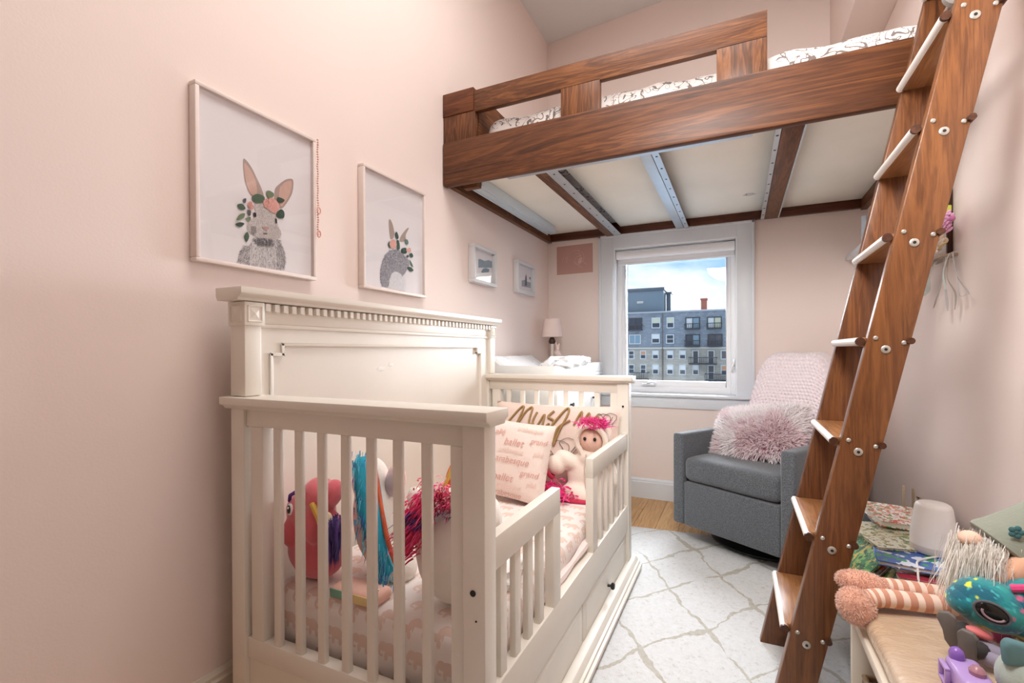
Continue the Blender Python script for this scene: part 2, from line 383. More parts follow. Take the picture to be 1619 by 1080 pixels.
FRW = M('pale_window_frame', 'cfd3d4', .5); FRD = M('dark_window_frame', '3a3f45', .5); PANE = M('dark_pane', '3c4650', .12, .3, 2); PANEB = M('blind_pane', 'dfe2e0', .4, .05); PANEO = M('orange_pane', 'd39a74', .4); PANEY = M('curtain_pane', 'cfd0b4', .4); PANEG = M('blue_pane', '84a0ae', .2)
def far_window(x0, z0, x1, z1, dark, top=None, cols=1, rows=2, y=BY - .02, full=None):
    fm = FRD if dark else FRW; f = MB(); t = .06
    f.box((x0 - t, y - .06, z0 - t), (x0, y, z1 + t)).box((x1, y - .06, z0 - t), (x1 + t, y, z1 + t)).box((x0, y - .06, z1), (x1, y, z1 + t)).box((x0, y - .08, z0 - t), (x1, y, z0))
    for c in range(1, cols): xx = x0 + (x1 - x0) * c / cols; f.box((xx - .02, y - .05, z0), (xx + .02, y, z1))
    for r_ in range(1, rows): zz = z0 + (z1 - z0) * r_ / rows; f.box((x0, y - .05, zz - .018), (x1, y, zz + .018))
    f = f.build('window_frame', fm, bld, 0, smooth=False)
    for c in range(cols):
        for r_ in range(rows):
            xa, xb = x0 + (x1 - x0) * c / cols, x0 + (x1 - x0) * (c + 1) / cols; za, zb = z0 + (z1 - z0) * r_ / rows, z0 + (z1 - z0) * (r_ + 1) / rows
            mt = (full[c] if full else PANE) if not (top and r_ == rows - 1) else top
            MB().box((xa, y - .02, za), (xb, y - .01, zb)).build('pane', mt, f, 0, smooth=False)
    return f
def far_balcony(x0, z0, x1, z1, y=BY - .02, d=.5):
    b = MB().box((x0, y - d, z0), (x1, y, z0 + .09)).build('balcony', FRD, bld, 0, smooth=False)
    g = MB()
    n = max(4, int((x1 - x0) / .11))
    for i in range(n + 1):
        xx = x0 + (x1 - x0) * i / n; g.box((xx - .012, y - d, z0 + .05), (xx + .012, y - d + .03, z1))
    g.box((x0, y - d - .01, z1 - .03), (x1, y - d + .04, z1 + .02)).box((x0 - .02, y - d, z1 - .03), (x0 + .02, y, z1 + .02)).box((x1 - .02, y - d, z1 - .03), (x1 + .02, y, z1 + .02))
    g.build('balcony_railing', FRD, b, 0, smooth=False)
far_window(-7.15, 2.62, -6.33, 3.36, True, None, 2, 1, BY); far_balcony(-7.22, 2.5, -6.25, 2.9, BY)
far_window(-7.15, 1.58, -6.42, 2.16, False, None, 2, 1, BY, [PANEG, PANEG])
for a in ((-5.55, 2.70, -5.06, 3.34, PANEY), (-4.52, 2.68, -4.13, 3.33, PANEY), (-5.56, 1.62, -5.10, 2.18, PANEB), (-4.56, 1.6, -4.14, 2.12, None)):
    far_window(*a[:4], False, a[4], 1, 2, BY)
for x0, z0, x1, z1, fl in ((-3.27, 2.6, -2.45, 3.28, [PANEB, PANEG]), (-1.88, 2.6, -1.08, 3.27, [PANEB, PANEY]), (-3.27, 1.45, -2.45, 2.1, [PANE, PANEG]), (-1.84, 1.45, -1.03, 2.1, [PANE, PANE])):
    far_window(x0, z0, x1, z1, True, None, 2, 1, BY, fl); far_balcony(x0 - .06, z0 - .12, x1 + .06, z0 + .28, BY)
for i, (x0, x1) in enumerate(((-7.2, -6.88), (-6.36, -6.05), (-5.51, -5.18), (-4.52, -4.19), (-3.68, -3.36), (-2.82, -2.52), (-1.85, -1.53), (-1.03, -.72))):
    door = i in (5, 6)
    far_window(x0, .5 if not door else .15, x1, 1.0, False, PANEB if i in (2, 3, 4) else (PANEO if i == 1 else None), 1, 1 if i == 7 else 2)
    door = i == 6
    far_window(x0, -.58 if not door else -.9, x1, 0, False, PANEB if i in (2, 3, 4, 5) else (PANEO if i == 7 else None), 1, 2)
    if i in (2, 3, 4, 5): far_window(x0, -1.7, x1, -1.1, False, PANEB, 1, 2)
far_balcony(-3.04, .10, -1.32, .58, d=.9); far_balcony(-2.02, -1.02, -.4, -.52, d=.9); far_balcony(-6.87, -1.05, -5.8, -.5, d=.9)

# ================================================================== loft bed
loft = thing('loft_bed', 'walnut loft bed fixed high between the walls above the window', 'bed', (-.33, 2.7, 1.873))
ly0, ly1 = 2.0, 2.042
box('front_beam', (XL + .002, ly0, 1.873), (XR - .002, ly1, 2.092), wood('walnut_beam', 0, '2f1a0d', '57321c', '7a4b2a', .45, 5), loft, .012)
box('guard_plank', (-1.16, ly0 + .012, 2.215), (.098, ly1, 2.318), WAL_X, loft, .002)
box('guard_cap', (XL + .002, ly0 + .008, 2.222), (-1.16, ly1 + .002, 2.334), wood('walnut_cap', 0, '43200f', '62361d', '7a4829', .4, 9, 2.2), loft, .002)
for a, b in ((XL + .003, -1.153), (-.714, -.537), (-.075, .098)):
    box('guard_block', (a, ly0 + .012, 2.085), (b, ly1, 2.221), WAL_Z, loft, .002)
box('side_rail', (XL + .001, ly1, 1.885), (XL + .032, YB - .002, 2.03), WAL_Y, loft, .002)
box('side_rail', (XR - .034, ly1, 1.885), (XR - .001, YB - .002, 2.03), WAL_Y, loft, .002)
box('back_rail', (XL + .032, YB - .034, 1.893), (XR - .034, YB - .001, 2.03), wood('walnut_dark_rail', 0, '35190f', '4e2818', '643822', .4), loft, .002)
box('end_board', (-1.172, 2.046, 1.964), (-1.148, YB - .01, 2.322), WAL_Y, loft, .002)
jx = ((-.869, -.815, -.748), (-.381, -.333, -.307), (.129, .143, .232))
edges = [XL + .032] + [v for j in jx for v in (j[0], j[2])] + [XR - .034]
for i in range(4):
    box('ply_panel', (edges[2 * i] - (0 if i == 0 else .02), ly1, 1.945), (edges[2 * i + 1] + (0 if i == 3 else .02), YB - .034, 1.963), PLY, loft, .001)
def steel_angle(par, x0, x1, side):
    """an L-section with a row of bolt holes"""
    a = MB().box((x0, ly1, 1.886), (x1, YB - .036, 1.889)).box((x0 if side < 0 else x1 - .003, ly1, 1.889), ((x0 + .003) if side < 0 else x1, YB - .036, 1.944)).build('steel_angle', STEEL, par, 0, smooth=False)
    for k in range(9): MB().cyl(((x0 + x1) / 2, ly1 + .08 + k * .15, 1.8845), ((x0 + x1) / 2, ly1 + .08 + k * .15, 1.8865), .005, 8).build('screw', BLACK, par)
j1 = box('joist', (-.869, ly1, 1.884), (-.815, YB - .034, 1.945), WAL_Y, loft, .002); steel_angle(j1, -.813, -.760, -1)
j2 = box('joist', (-.333, ly1, 1.886), (-.331, YB - .034, 1.945), STEEL, loft, 0); MB().box((-.385, ly1, 1.884), (-.335, YB - .036, 1.944)).build('steel_channel', STEEL, j2, .003); steel_angle(j2, -.331, -.304, -1)
j3 = box('joist', (.150, ly1, 1.884), (.222, YB - .034, 1.945), WAL_Y, loft, .002); steel_angle(j3, .128, .148, 1); MB().box((.224, ly1, 1.886), (.232, YB - .036, 1.944)).build('steel_strip', STEEL, j3, 0)
box('steel_edge', (-1.0, ly1, 1.880), (.05, ly1 + .03, 1.8835), STEEL, loft, 0)
ch = MB().box((-1.262, 2.14, 1.896), (-1.185, 3.22, 1.944)).box((-1.25, 2.14, 1.888), (-1.243, 3.22, 1.9)).box((-1.204, 2.14, 1.888), (-1.197, 3.22, 1.9)).build('aluminium_channel', M('pale_aluminium', 'd5e2ea', .3, .05, metal=.3), loft, .002)
box('end_block', (-1.275, 2.10, 1.884), (-1.19, 2.14, 1.945), WAL_X, ch, .002)
# loft mattress and bedding
def scribble_mat(name, ground, ink, scale=9, thick=.022, soft=.03):
    m, t, b = base_mat(name); v = coords(t)
    a = tex(t, v, scale, 1.5, .4, 1.2); d = mth(t, 'ABSOLUTE', mth(t, 'SUBTRACT', a, .5)); line = mth(t, 'LESS_THAN', d, thick)
    a2 = tex(t, coords(t, (1.3, 1.3, 1.3), (.4, .9, .2)), scale * 1.3, 1, .4, .8); d2 = mth(t, 'ABSOLUTE', mth(t, 'SUBTRACT', a2, .53)); l2 = mth(t, 'LESS_THAN', d2, thick * .5)
    msk = mth(t, 'GREATER_THAN', tex(t, coords(t), 5, 1), .46)
    f = mth(t, 'MULTIPLY', mth(t, 'MAXIMUM', line, l2), msk)
    t.links.new(mixc(t, f, ground, ink), b.inputs['Base Color']); b.inputs['Roughness'].default_value = .9
    bump(t, b, tex(t, coords(t), 26, 3), .35, .01); return m
BED = scribble_mat('loft_sheet_print', 'd9d1cc', '766a65', 13, .022)
def rumple(p, amp, sc=7): return amp * noise.noise(Vector(p) * sc)
def soft_slab(lo, hi, rad=.05, nx=60, ny=30, amp=.012, sc=7, nz=6):
    """mattress-like slab: rounded box made of a wrapped grid, with soft rumples"""
    m = MB(); cx, cy, cz = [(a + b) / 2 for a, b in zip(lo, hi)]; hx, hy, hz = [(b - a) / 2 for a, b in zip(lo, hi)]
    bm = bmesh.new(); bmesh.ops.create_cube(bm, size=2)
    for ax, n in ((0, nx), (1, ny), (2, nz)):
        ed = [e for e in bm.edges if abs((e.verts[0].co - e.verts[1].co)[ax]) > 1e-4]
        bmesh.ops.subdivide_edges(bm, edges=ed, cuts=n, use_grid_fill=True)
    for v in bm.verts:
        p = Vector((v.co.x * hx, v.co.y * hy, v.co.z * hz)); q = Vector([max(-h + rad, min(h - rad, c)) for c, h in zip(p, (hx, hy, hz))])
        d = p - q
        if d.length > 1e-6: d = d.normalized() * rad if sum(1 for c, h in zip(p, (hx, hy, hz)) if abs(c) > h - rad) > 0 else d
        v.co = q + d + Vector((cx, cy, cz))
    bm.normal_update()
    vs = [v.co + v.normal * amp * noise.noise(v.co * sc) for v in bm.verts]; bm.verts.index_update()
    m.add(vs, [[v.index for v in f.verts] for f in bm.faces]); bm.free(); return m
lm = thing('loft_mattress', 'white mattress with grey scribble print sheet lying up on the loft bed', 'mattress', (-.3, 2.7, 1.963))
soft_slab((-1.14, 2.075, 1.963), (XR - .05, YB - .04, 2.19), .06, 70, 40, .022, 8).build('mattress', BED, lm)

# ================================================================== ladder
A0 = Vector((.0661, 1.9101, 0)); ld = Vector((.21216, .0036, .97723)); lu = Vector((.017, -.99986, 0)); lw = Vector((.97709, .01663, -.21219))
def LP(s, t, q): return A0 + ld * s + lu * t + lw * q
lad = thing('loft_ladder', 'tall walnut ladder with flat treads leaning beside the grey armchair', 'ladder', (.12, 1.75, 0))
LL, DEP, WID = 2.45, .0906, .384
def stringer(t0, t1, nm):
    b = MB(); pts = []
    for s0 in (0, LL):
        for t, q in ((t0, 0), (t0, DEP), (t1, DEP), (t1, 0)):
            pts.append(LP((q * .2171 + .002) if s0 == 0 else s0, t, q))
    return b.hexa(pts).build(nm, wood('walnut_ladder_' + nm[-4:], 2, '40261a', '653f27', '80522f', .3, 10), lad, .004)
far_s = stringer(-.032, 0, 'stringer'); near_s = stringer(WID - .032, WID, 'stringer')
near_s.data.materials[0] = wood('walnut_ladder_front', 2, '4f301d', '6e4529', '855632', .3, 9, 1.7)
NOSE = M('pale_nosing', 'e2ddd6', .35, .05); SCREW = M('steel_screw', 'b7b3ab', .35, .1, metal=.6)  # tread edges paler than the treads
bot = None
for i in range(9):
    s = .2648 + .2774 * i
    if s > LL - .1: break
    z = LP(s, 0, 0).z
    fx = LP(s, 0, 0); x0, x1 = fx.x - .012, fx.x + DEP * 1.02 + .008; ya, yb_ = 1.9101, 1.9101 - WID + .032
    t = MB().box((x0 + .006, yb_ - .0, z - .011), (x1 - .006, ya, z + .011)).build('tread', wood('walnut_tread', 1, '6a4327', '8d5f3b', 'a87a52', .28), lad, .002)
    MB().tube([(x0 + .006, ya + .006, z), (x0 + .006, yb_ - .006, z)], .0112, 12).build('tread_nosing', NOSE, t)
    MB().tube([(x1 - .006, ya + .006, z), (x1 - .006, yb_ - .006, z)], .0085, 12).build('tread_nosing', NOSE, t)
    for xe, le, rr_ in ((x0 + .006, .014, .0114), (x1 - .004, .036, .0085)): MB().cyl((xe, yb_ - .006, z), (xe, yb_ - le, z), rr_, 12).build('nosing_end', wood('walnut_dark_end', 1, '2d1a10', '47291a', '5b3722'), t)
    for q, ds, r in ((DEP * .47, -.0126, .0105), (DEP * .17, .012, .0055), (DEP * .84, .012, .0055)):
        a = LP(s + ds, WID, q)
        sc = MB().lathe([(r, -.001), (r, .002), (r * .8, .0035), (r * .45, .0035)] if r > .008 else [(r, -.001), (r, .002), (r * .6, .004)], a, 16, lu).build('washer' if r > .008 else 'screw', SCREW, near_s)
        if r > .008: MB().cyl(a + lu * .0032, a + lu * .0042, r * .36, 10).build('bolt_head', BLACK, near_s)
whp = LP(2.13, .12, .05)
wh = MB().lathe([(.030, 0), (.034, .004), (.034, .022), (.030, .026)], whp, 24, (0, -1, 0)).build('wheel', M('grey_rubber', '8c8883', .6), lad)
MB().cyl(whp + Vector((0, .10, 0)), whp + Vector((0, -.03, 0)), .008, 10).build('axle', SCREW, wh)

# ================================================================== crib
CX, CY0, CY1, CXL = -.462, .839, 2.284, -1.25
ZB = .008
crib = thing('toddler_crib', 'cream painted convertible crib with tall dentil headboard against pink wall', 'crib', (-.85, 1.56, 0))
# headboard along the left wall
hb = MB().box((-1.238, CY0 + .05, .2), (-1.213, 2.23, 1.15)).build('headboard', CRIBW, crib, 0)
for a, b in ((CY0, CY0 + .05), (2.23, CY1)): MB().box((CXL, a, .931), (-1.19, b, 1.134)).build('post', CRIBW, hb, .003)
fr = MB()   # frame face around the recessed panel with notched upper corners
fr.box((-1.213, CY0 + .05, .2), (-1.205, .925, 1.129)).box((-1.213, 2.155, .2), (-1.205, 2.23, 1.129)).box((-1.213, .925, 1.075), (-1.205, 2.155, 1.129))
fr.box((-1.213, .925, 1.045), (-1.205, .962, 1.075)).box((-1.213, 2.118, 1.045), (-1.205, 2.155, 1.075)); fr.build('panel_surround', CRIBW, hb, 0)
path = [(.929, .2), (.929, 1.043), (.966, 1.043), (.966, 1.072), (2.114, 1.072), (2.114, 1.043), (2.151, 1.043), (2.151, .2)]
mo = MB()
for (a, b), (c, d) in zip(path, path[1:]):
    mo.box((-1.214, min(a, c) - .005, min(b, d) - .005), (-1.2, max(a, c) + .005, max(b, d) + .005))
mo.build('panel_moulding', CRIBW, hb, .002)
MB().box((-1.24, CY0 + .05, 1.129), (-1.199, 2.23, 1.186)).build('frieze', CRIBW, hb, .002)
MB().box((-1.215, CY0 + .05, 1.117), (-1.197, 2.23, 1.129)).build('frieze_bead', CRIBW, hb, .003)
for ya, yb_ in ((CY0 - .004, CY0 + .056), (2.226, CY1 + .002)):
    b = MB().box((-1.254, ya, 1.122), (-1.184, yb_, 1.186)).build('corner_block', CRIBW, hb, .002)
    yc = (ya + yb_) / 2
    for sgn in (0, 1):
        if sgn == 0: pts = [(-1.1845, yc - .016, 1.138), (-1.1845, yc + .016, 1.138), (-1.1845, yc + .016, 1.170), (-1.1845, yc - .016, 1.170), (-1.1805, yc, 1.154)]
        elif ya < 1: pts = [(-1.236, ya, 1.138), (-1.202, ya, 1.138), (-1.202, ya, 1.170), (-1.236, ya, 1.170), (-1.219, ya - .003, 1.154)]
        else: continue
        MB().add(pts, [(0, 1, 4), (1, 2, 4), (2, 3, 4), (3, 0, 4), (3, 2, 1, 0)]).build('rosette', CRIBW, b, 0, smooth=False)
        for k4 in range(4):
            p_, q_ = Vector(pts[k4]), Vector(pts[(k4 + 1) % 4]); cc_ = (Vector(pts[0]) + Vector(pts[2])) / 2; o_ = Vector((.002, 0, 0)) if sgn == 0 else Vector((0, -.002, 0))
            MB().tube([cc_ + (p_ - cc_) * 1.28, cc_ + (q_ - cc_) * 1.28], .0035, 4).build('block_border', CRIBW, b, 0, smooth=False)
cap = [(-1.262, 1.188), (-1.178, 1.188), (-1.176, 1.195), (-1.166, 1.201), (-1.163, 1.206), (-1.163, 1.222), (-1.268, 1.222), (-1.268, 1.2)]
MB().prism(cap, 1, CY0 - .028, CY1 + .03).build('headboard_cap', CRIBW, hb, .001)
dn = None; nd = 46
for k in range(nd):
    y = CY0 + .068 + k * (2.214 - CY0 - .068) / (nd - 1)
    if dn is None: dn = MB().box((-1.199, y - .0075, 1.163), (-1.186, y + .0075, 1.185)).build('dentil', CRIBW, hb, .001, 1); y_0 = y
    else: copy_part(dn, (0, y - y_0, 0), hb)
MB().ell((-1.2128, 1.40, .985), (.0008, .022, .008), wob=.6).ell((-1.2128, 1.455, 1.0), (.0008, .014, .008), wob=.6).build('sticker_residue', M('pale_residue', 'e9e6e0', .3), hb)
# end panels
def end_panel(y0, y1, front):
    i0, i1 = y0 + .008, y1 - .008
    ep = MB().box((-1.197, i0 + .006, .03), (-.515, i1 - .006, .228)).build('end_panel', CRIBW, crib, 0)
    for a, b in ((CXL, -1.197), (-.515, CX)): MB().box((a, y0, ZB), (b, y1, .898)).build('post', CRIBW, ep, .003)
    MB().box((-1.197, i0, .851), (-.515, i1, .905)).build('top_rail', CRIBW, ep, .002)
    MB().box((-1.197, i0, .228), (-.515, i1, .283)).build('bottom_rail', CRIBW, ep, .002)
    for a, b in ((-1.180, -1.134), (-.549, -.515)): MB().box((a, i0, .283), (b, i1, .851)).build('stile', CRIBW, ep, .002)
    for k in range(7):
        xc = -1.086 + k * .0785
        MB().box((xc - .0125, i0 + .004, .28), (xc + .0125, i0 + .018, .853)).build('slat', CRIBW, ep, .003)
    p = [(y0 - .008, .898), (y1 + .008, .898), (y1 + .012, .906), (y1 + .024, .910), (y1 + .024, .930), (y0 - .024, .930), (y0 - .024, .910), (y0 - .012, .906)]
    b0, b1 = CXL - .002, CX + .002
    MB().prism(p, 0, CXL - .014, CX + .018).build('end_cap', CRIBW, ep, .002)
    if front:
        MB().cyl((-.49, y0 - .002, .556), (-.49, y0 + .004, .556), .0065, 14).build('bolt_hole', BLACK, ep)
        MB().cyl((-.483, y0 - .0015, .50), (-.483, y0 + .004, .50), .002, 8).build('bolt_hole', BLACK, ep)
    else:
        MB().cyl((-.487, y0 - .002, .79), (-.487, y0 + .004, .79), .005, 12).build('bolt_hole', BLACK, ep)
    return ep
end_panel(CY0, CY0 + .05, True); end_panel(CY1 - .062, CY1, False)
# toddler guard rails on the open side
gx0, gx1 = -.494, -.466
def guard(y0, y1, ztop, post_at, ys_):
    g = MB().box((gx0, y0, ztop - .072), (gx1, y1, ztop)).build('guard_rail', CRIBW, crib, .003)
    MB().box((gx0, post_at[0], .33), (gx1, post_at[1], ztop - .070)).build('guard_post', CRIBW, g, .002)
    for y in ys_: MB().box((gx0 + .006, y - .016, .325), (gx1 - .006, y + .016, ztop - .070)).build('slat', CRIBW, g, .003)
guard(.889, 1.300, .655, (1.245, 1.300), [.945, 1.02, 1.095, 1.17])
guard(1.642, 2.222, .667, (1.642, 1.70), [1.79, 1.88, 1.97, 2.06, 2.15])
MB().box((-.50, .889, .213), (-.466, 2.222, .332)).build('side_rail', CRIBW, crib, .003)
MB().box((-.506, .889, .03), (-.484, 2.222, .21)).build('side_panel', CRIBW, crib, 0)
for a, b in ((.905, 1.527), (1.537, 2.2)):
    d = MB().box((-.49, a, .072), (-.472, b, .204)).build('drawer', CRIBW, crib, .004)
    MB().box((-.4725, a + .035, .09), (-.4712, b - .035, .186)).build('drawer_panel', CRIBW, d, 0)
    if a > 1.5: kn = (-.472, 1.865, .118)
    else: kn = (-.472, 1.215, .118)
    MB().lathe([(.006, 0), (.005, .012), (.012, .016), (.014, .022), (.010, .028)], kn, 16, (1, 0, 0)).build('knob', BLACK, d)
tp = [(-.5, .02), (-.418, .02), (-.418, .034), (-.428, .036), (-.428, .046), (-.437, .048), (-.440, .058), (-.448, .066), (-.466, .07), (-.5, .07)]
MB().prism(tp, 1, CY0 - .02, CY1 + .03).build('base_moulding', CRIBW, crib, .0008)
tp2 = [(CY0 + .03, .02), (CY0 - .042, .02), (CY0 - .042, .034), (CY0 - .032, .036), (CY0 - .032, .046), (CY0 - .022, .058), (CY0, .07), (CY0 + .03, .07)]
MB().prism(tp2, 0, CXL, -.43).build('base_moulding', CRIBW, crib, .0008)
for x0, x1, y0, y1 in ((-.50, -.43, CY1 - .05, CY1 + .02), (-.50, -.43, CY0 - .02, CY0 + .05), (CXL, CXL + .06, CY0 - .02, CY0 + .05), (CXL, CXL + .06, CY1 - .05, CY1 + .01)):
    MB().box((x0, y0, ZB), (x1, y1, .021)).build('foot', CRIBW, crib, .004)
MB().box((CXL + .06, CY0 + .05, .205), (-.50, CY1 - .062, .222)).build('mattress_support', BLACK, crib, 0)

# crib mattress with an elephant print sheet
def elephant_mat(name, ground, ink, cell=.085):
    m, t, b = base_mat(name); tc = _n(t, 'ShaderNodeTexCoord'); sp = _n(t, 'ShaderNodeSeparateXYZ'); t.links.new(tc.outputs['UV'], sp.inputs[0])
    U = mth(t, 'DIVIDE', sp.outputs[0], cell); V = mth(t, 'DIVIDE', sp.outputs[1], cell * .8)
    row = mth(t, 'FLOOR', V); U = mth(t, 'ADD', U, mth(t, 'MULTIPLY', row, .5)); fu = mth(t, 'FRACT', U); fv = mth(t, 'FRACT', V)
    f = None
    for cx_, cy_, rx, ry in ((.52, .55, .23, .23), (.27, .60, .14, .17), (.13, .45, .05, .17), (.20, .28, .07, .05), (.38, .28, .065, .16), (.66, .28, .065, .16), (.77, .52, .03, .13)):
        a = mth(t, 'POWER', mth(t, 'ABSOLUTE', mth(t, 'DIVIDE', mth(t, 'SUBTRACT', fu, cx_), rx)), 2); c = mth(t, 'POWER', mth(t, 'ABSOLUTE', mth(t, 'DIVIDE', mth(t, 'SUBTRACT', fv, cy_), ry)), 2)
        g = mth(t, 'LESS_THAN', mth(t, 'ADD', a, c), 1); f = g if f is None else mth(t, 'MAXIMUM', f, g)
    f = mth(t, 'MULTIPLY', f, .9)
    t.links.new(mixc(t, f, ground, ink), b.inputs['Base Color']); b.inputs['Roughness'].default_value = .9
    bump(t, b, tex(t, coords(t), 14, 3), .3, .012); return m
ELE = elephant_mat('elephant_print_sheet', 'f0e9e5', 'e2cabd')
cm = thing('crib_mattress', 'crib mattress in a white sheet printed with beige elephants inside the cream crib', 'mattress', (-.85, 1.5, .222))
soft_slab((-1.178, .905, .222), (-.512, 2.205, .408), .035, 40, 70, .008, 6, 8).build('mattress', ELE, cm, uvbox=True)
def fold(i):
    z0 = .25 + i * .034
    return [(-.515 + .014 + .004 * math.sin(y * 9 + i * 2), y, z0 + .010 * math.sin(y * 6 + i)) for y in [1.22 + k * .047 for k in range(20)]]
for i in range(4): MB().tube(fold(i), [.012 + .003 * math.sin(k * 1.3 + i) for k in range(20)], 8).build('sheet_fold', M('sheet_plain', 'ecdcd8', .9), cm)

# ------------------------------------------------------------------ pillows
def pillow_z(u, v, w, h, t):
    a = max(0, 1 - abs(2 * u / w) ** 2.6); b = max(0, 1 - abs(2 * v / h) ** 2.6); return t * (a * b) ** .42
def pillow_mb(w, h, t, n=26, rump=.004, sd=0):
    m = MB()
    for sg in (1, -1):
        def fn(i, j, sg=sg):
            u = (i - .5) * w; v = (j - .5) * h; e = 1 - .05 * (1 - abs(2 * i - 1) ** 2) ** 1 * (abs(2 * j - 1) ** 6); g = 1 - .05 * (1 - abs(2 * j - 1) ** 2) * (abs(2 * i - 1) ** 6)
            return (u * g, v * e, sg * (pillow_z(u, v, w, h, t) + (rump * noise.noise(Vector((u * 11 + sd, v * 11, sg))) if 0 < i < 1 and 0 < j < 1 else 0)))
        m.grid(fn, n, n)
    return m
def put(root, loc, rot): root.location = loc; root.rotation_euler = [R(a) for a in rot]; return root
pk = thing('ballet_pillow', 'small square pale pink cushion lettered with ballet words in the crib', 'pillow', (0, 0, 0), local=True)
put(pk, (-.884, 1.845, .585), (76, 4, -3))
pillow_mb(.36, .335, .055, sd=3).build('cover', M('pale_pink_linen', 'ecdcd3', .9, .03, 20, .3, 300), pk)
INK = M('rose_ink', 'd3a196', .9, .05); INK2 = M('pale_rose_ink', 'e2c6ba', .9, .05); GOLD = M('gold_ink', '9c7d50', .7, .1); INKG = M('grey_ink', '6c5f58', .9)
def letter(parent, words, w, h, t):
    for body, u, v, size, mt in words:
        vs, fs = text_mesh(body, size); b = MB()
        b.add([(p.x + u, p.y + v, pillow_z(p.x + u, p.y + v, w, h, t) + .0052) for p in vs], fs); o = b.build('lettering', mt, parent, 0, smooth=False)
letter(pk, [('arabesque', .085, .132, .028, INK2), ('pli\u00e9', -.05, .108, .034, INK), ('et pli\u00e9', -.13, .112, .028, INK2), ('ballet', .025, .072, .042, INK), ('grand', .132, .090, .030, INK), ('arabesque', .02, .036, .028, INK2), ('pli\u00e9', .14, .04, .028, INK2), ('ballet', -.11, .06, .036, INK2),
            ('arabesque', .03, -.002, .038, INK), ('grand', -.12, -.005, .034, INK2), ('pli\u00e9', -.075, -.038, .038, INK), ('grand', .115, -.045, .034, INK), ('ballet', .0, -.076, .044, INK), ('pli\u00e9', .13, -.085, .028, INK2), ('arabesque', .03, -.108, .028, INK2), ('arabesque', .02, -.140, .034, INK)], .36, .335, .055)
bp = thing('script_pillow', 'large blush pillow with gold script and line flowers against crib end', 'pillow', (0, 0, 0), local=True)
put(bp, (-.80, 2.125, .60), (78, 0, -1))
pillow_mb(.64, .40, .065, sd=9, rump=.007).build('cover', M('blush_cotton', 'e3cdc2', .9, .04, 9, .25, 120), bp)
def ink_path(parent, pts, r, mt, w, h, t, name='script_stroke'):
    p = spline([(a, b, 0) for a, b in pts], 6)
    MB().tube([(q.x, q.y, pillow_z(q.x, q.y, w, h, t) + .005) for q in p], r, 5).build(name, mt, parent)
WW, HH, TT = .64, .40, .065
for off, strokes in ((0, [[(-.25, .05), (-.20, .12), (-.155, .175), (-.15, .15), (-.175, .07), (-.13, .15), (-.10, .17), (-.105, .10), (-.085, .09)],
                          [(-.07, .15), (-.085, .10), (-.06, .085), (-.03, .14), (-.04, .06), (-.075, .02), (-.05, .05), (0, .10)],
                          [(.015, .16), (-.01, .13), (.02, .115), (.01, .085), (-.015, .09)],
                          [(.02, .10), (.075, .175), (.085, .15), (.05, .06), (.03, .0), (.045, .08), (.10, .12)],
                          [(.12, .10), (.15, .165), (.15, .10), (.185, .16), (.19, .10), (.225, .15), (.23, .09), (.25, .10)]]),):
    for s in strokes: ink_path(bp, s, .0055, GOLD, WW, HH, TT)
for cx_, cy_, rr in ((.06, -.02, .045), (.10, .005, .035), (.03, -.08, .04), (.25, .13, .03), (.28, .14, .025)):
    ink_path(bp, [(cx_ + rr * math.cos(a) * (1 + .3 * math.sin(3 * a)), cy_ + rr * math.sin(a)) for a in [k * .7 for k in range(10)]], .0014, INKG, WW, HH, TT, 'line_flower')
for s in ([(-.02, -.16), (.02, -.12), (.12, -.06), (.2, -.03)], [(.0, -.12), (.08, -.08), (.16, .02)], [(.2, .12), (.23, .16), (.27, .12), (.29, .15)]): ink_path(bp, s, .0014, INKG, WW, HH, TT, 'line_stem')

# ------------------------------------------------------------------ doll in a hooded robe
PL = vcol('plush', .9, .5)
dl = thing('robe_doll', 'plush doll in cream hooded robe with hot pink hair sitting in crib', 'doll', (-.60, 1.99, .41))
CRM = M('cream_fleece', 'eee2d5', .95, .05, 14, .3, 120, sheen=.4); RED = M('crimson_trim', 'c8385a', .9, .08, 20); TUL = M('hot_pink_tulle', 'e8157e', .7, .12, 30)
MB().ell((-.60, 2.01, .50), (.085, .055, .115), wob=.1).ell((-.61, 1.985, .435), (.10, .065, .05)).ell((-.58, 2.0, .59), (.06, .045, .05)).ell((-.68, 1.985, .575), (.06, .035, .035), (0, 25, 0)).ell((-.725, 1.97, .55), (.045, .036, .045), (0, 35, 0)).ell((-.50, 2.0, .54), (.035, .03, .08), (0, -15, 0)).build('robe', CRM, dl, remesh=.007)
MB().ell((-.568, 1.995, .668), (.056, .05, .056)).build('face', M('speckled_skin', 'e5bfae', .9, .16, 110), dl)
hood = [(-.568 + .064 * math.cos(a), 1.965 - .012 * math.sin(a), .668 + .066 * math.sin(a) - (.012 if math.sin(a) < -.8 else 0)) for a in [k * 2 * math.pi / 26 for k in range(26)]]
MB().tube(hood, .012, 8, True).ell((-.568, 2.02, .675), (.068, .055, .068)).build('hood', CRM, dl)
for ex in (-.588, -.545): MB().ell((ex, 1.946, .678), (.007, .004, .008)).build('eye', BLACK, dl)
def ring(c, rx, rz, r, ax=(0, 0, 1), n=20):
    q = Vector((0, 0, 1)).rotation_difference(Vector(ax)); return [Vector(c) + q @ Vector((rx * math.cos(2 * math.pi * k / n), rz * math.sin(2 * math.pi * k / n), 0)) for k in range(n)]
MB().tube(ring((-.755, 1.955, .535), .042, .036, 0, (-.9, -.1, -.4)), .009, 8, True).build('cuff', RED, dl)
MB().tube([(-.70, 1.93, .422), (-.64, 1.915, .417), (-.58, 1.93, .415), (-.53, 1.95, .418)], .010, 8).build('hem', RED, dl)
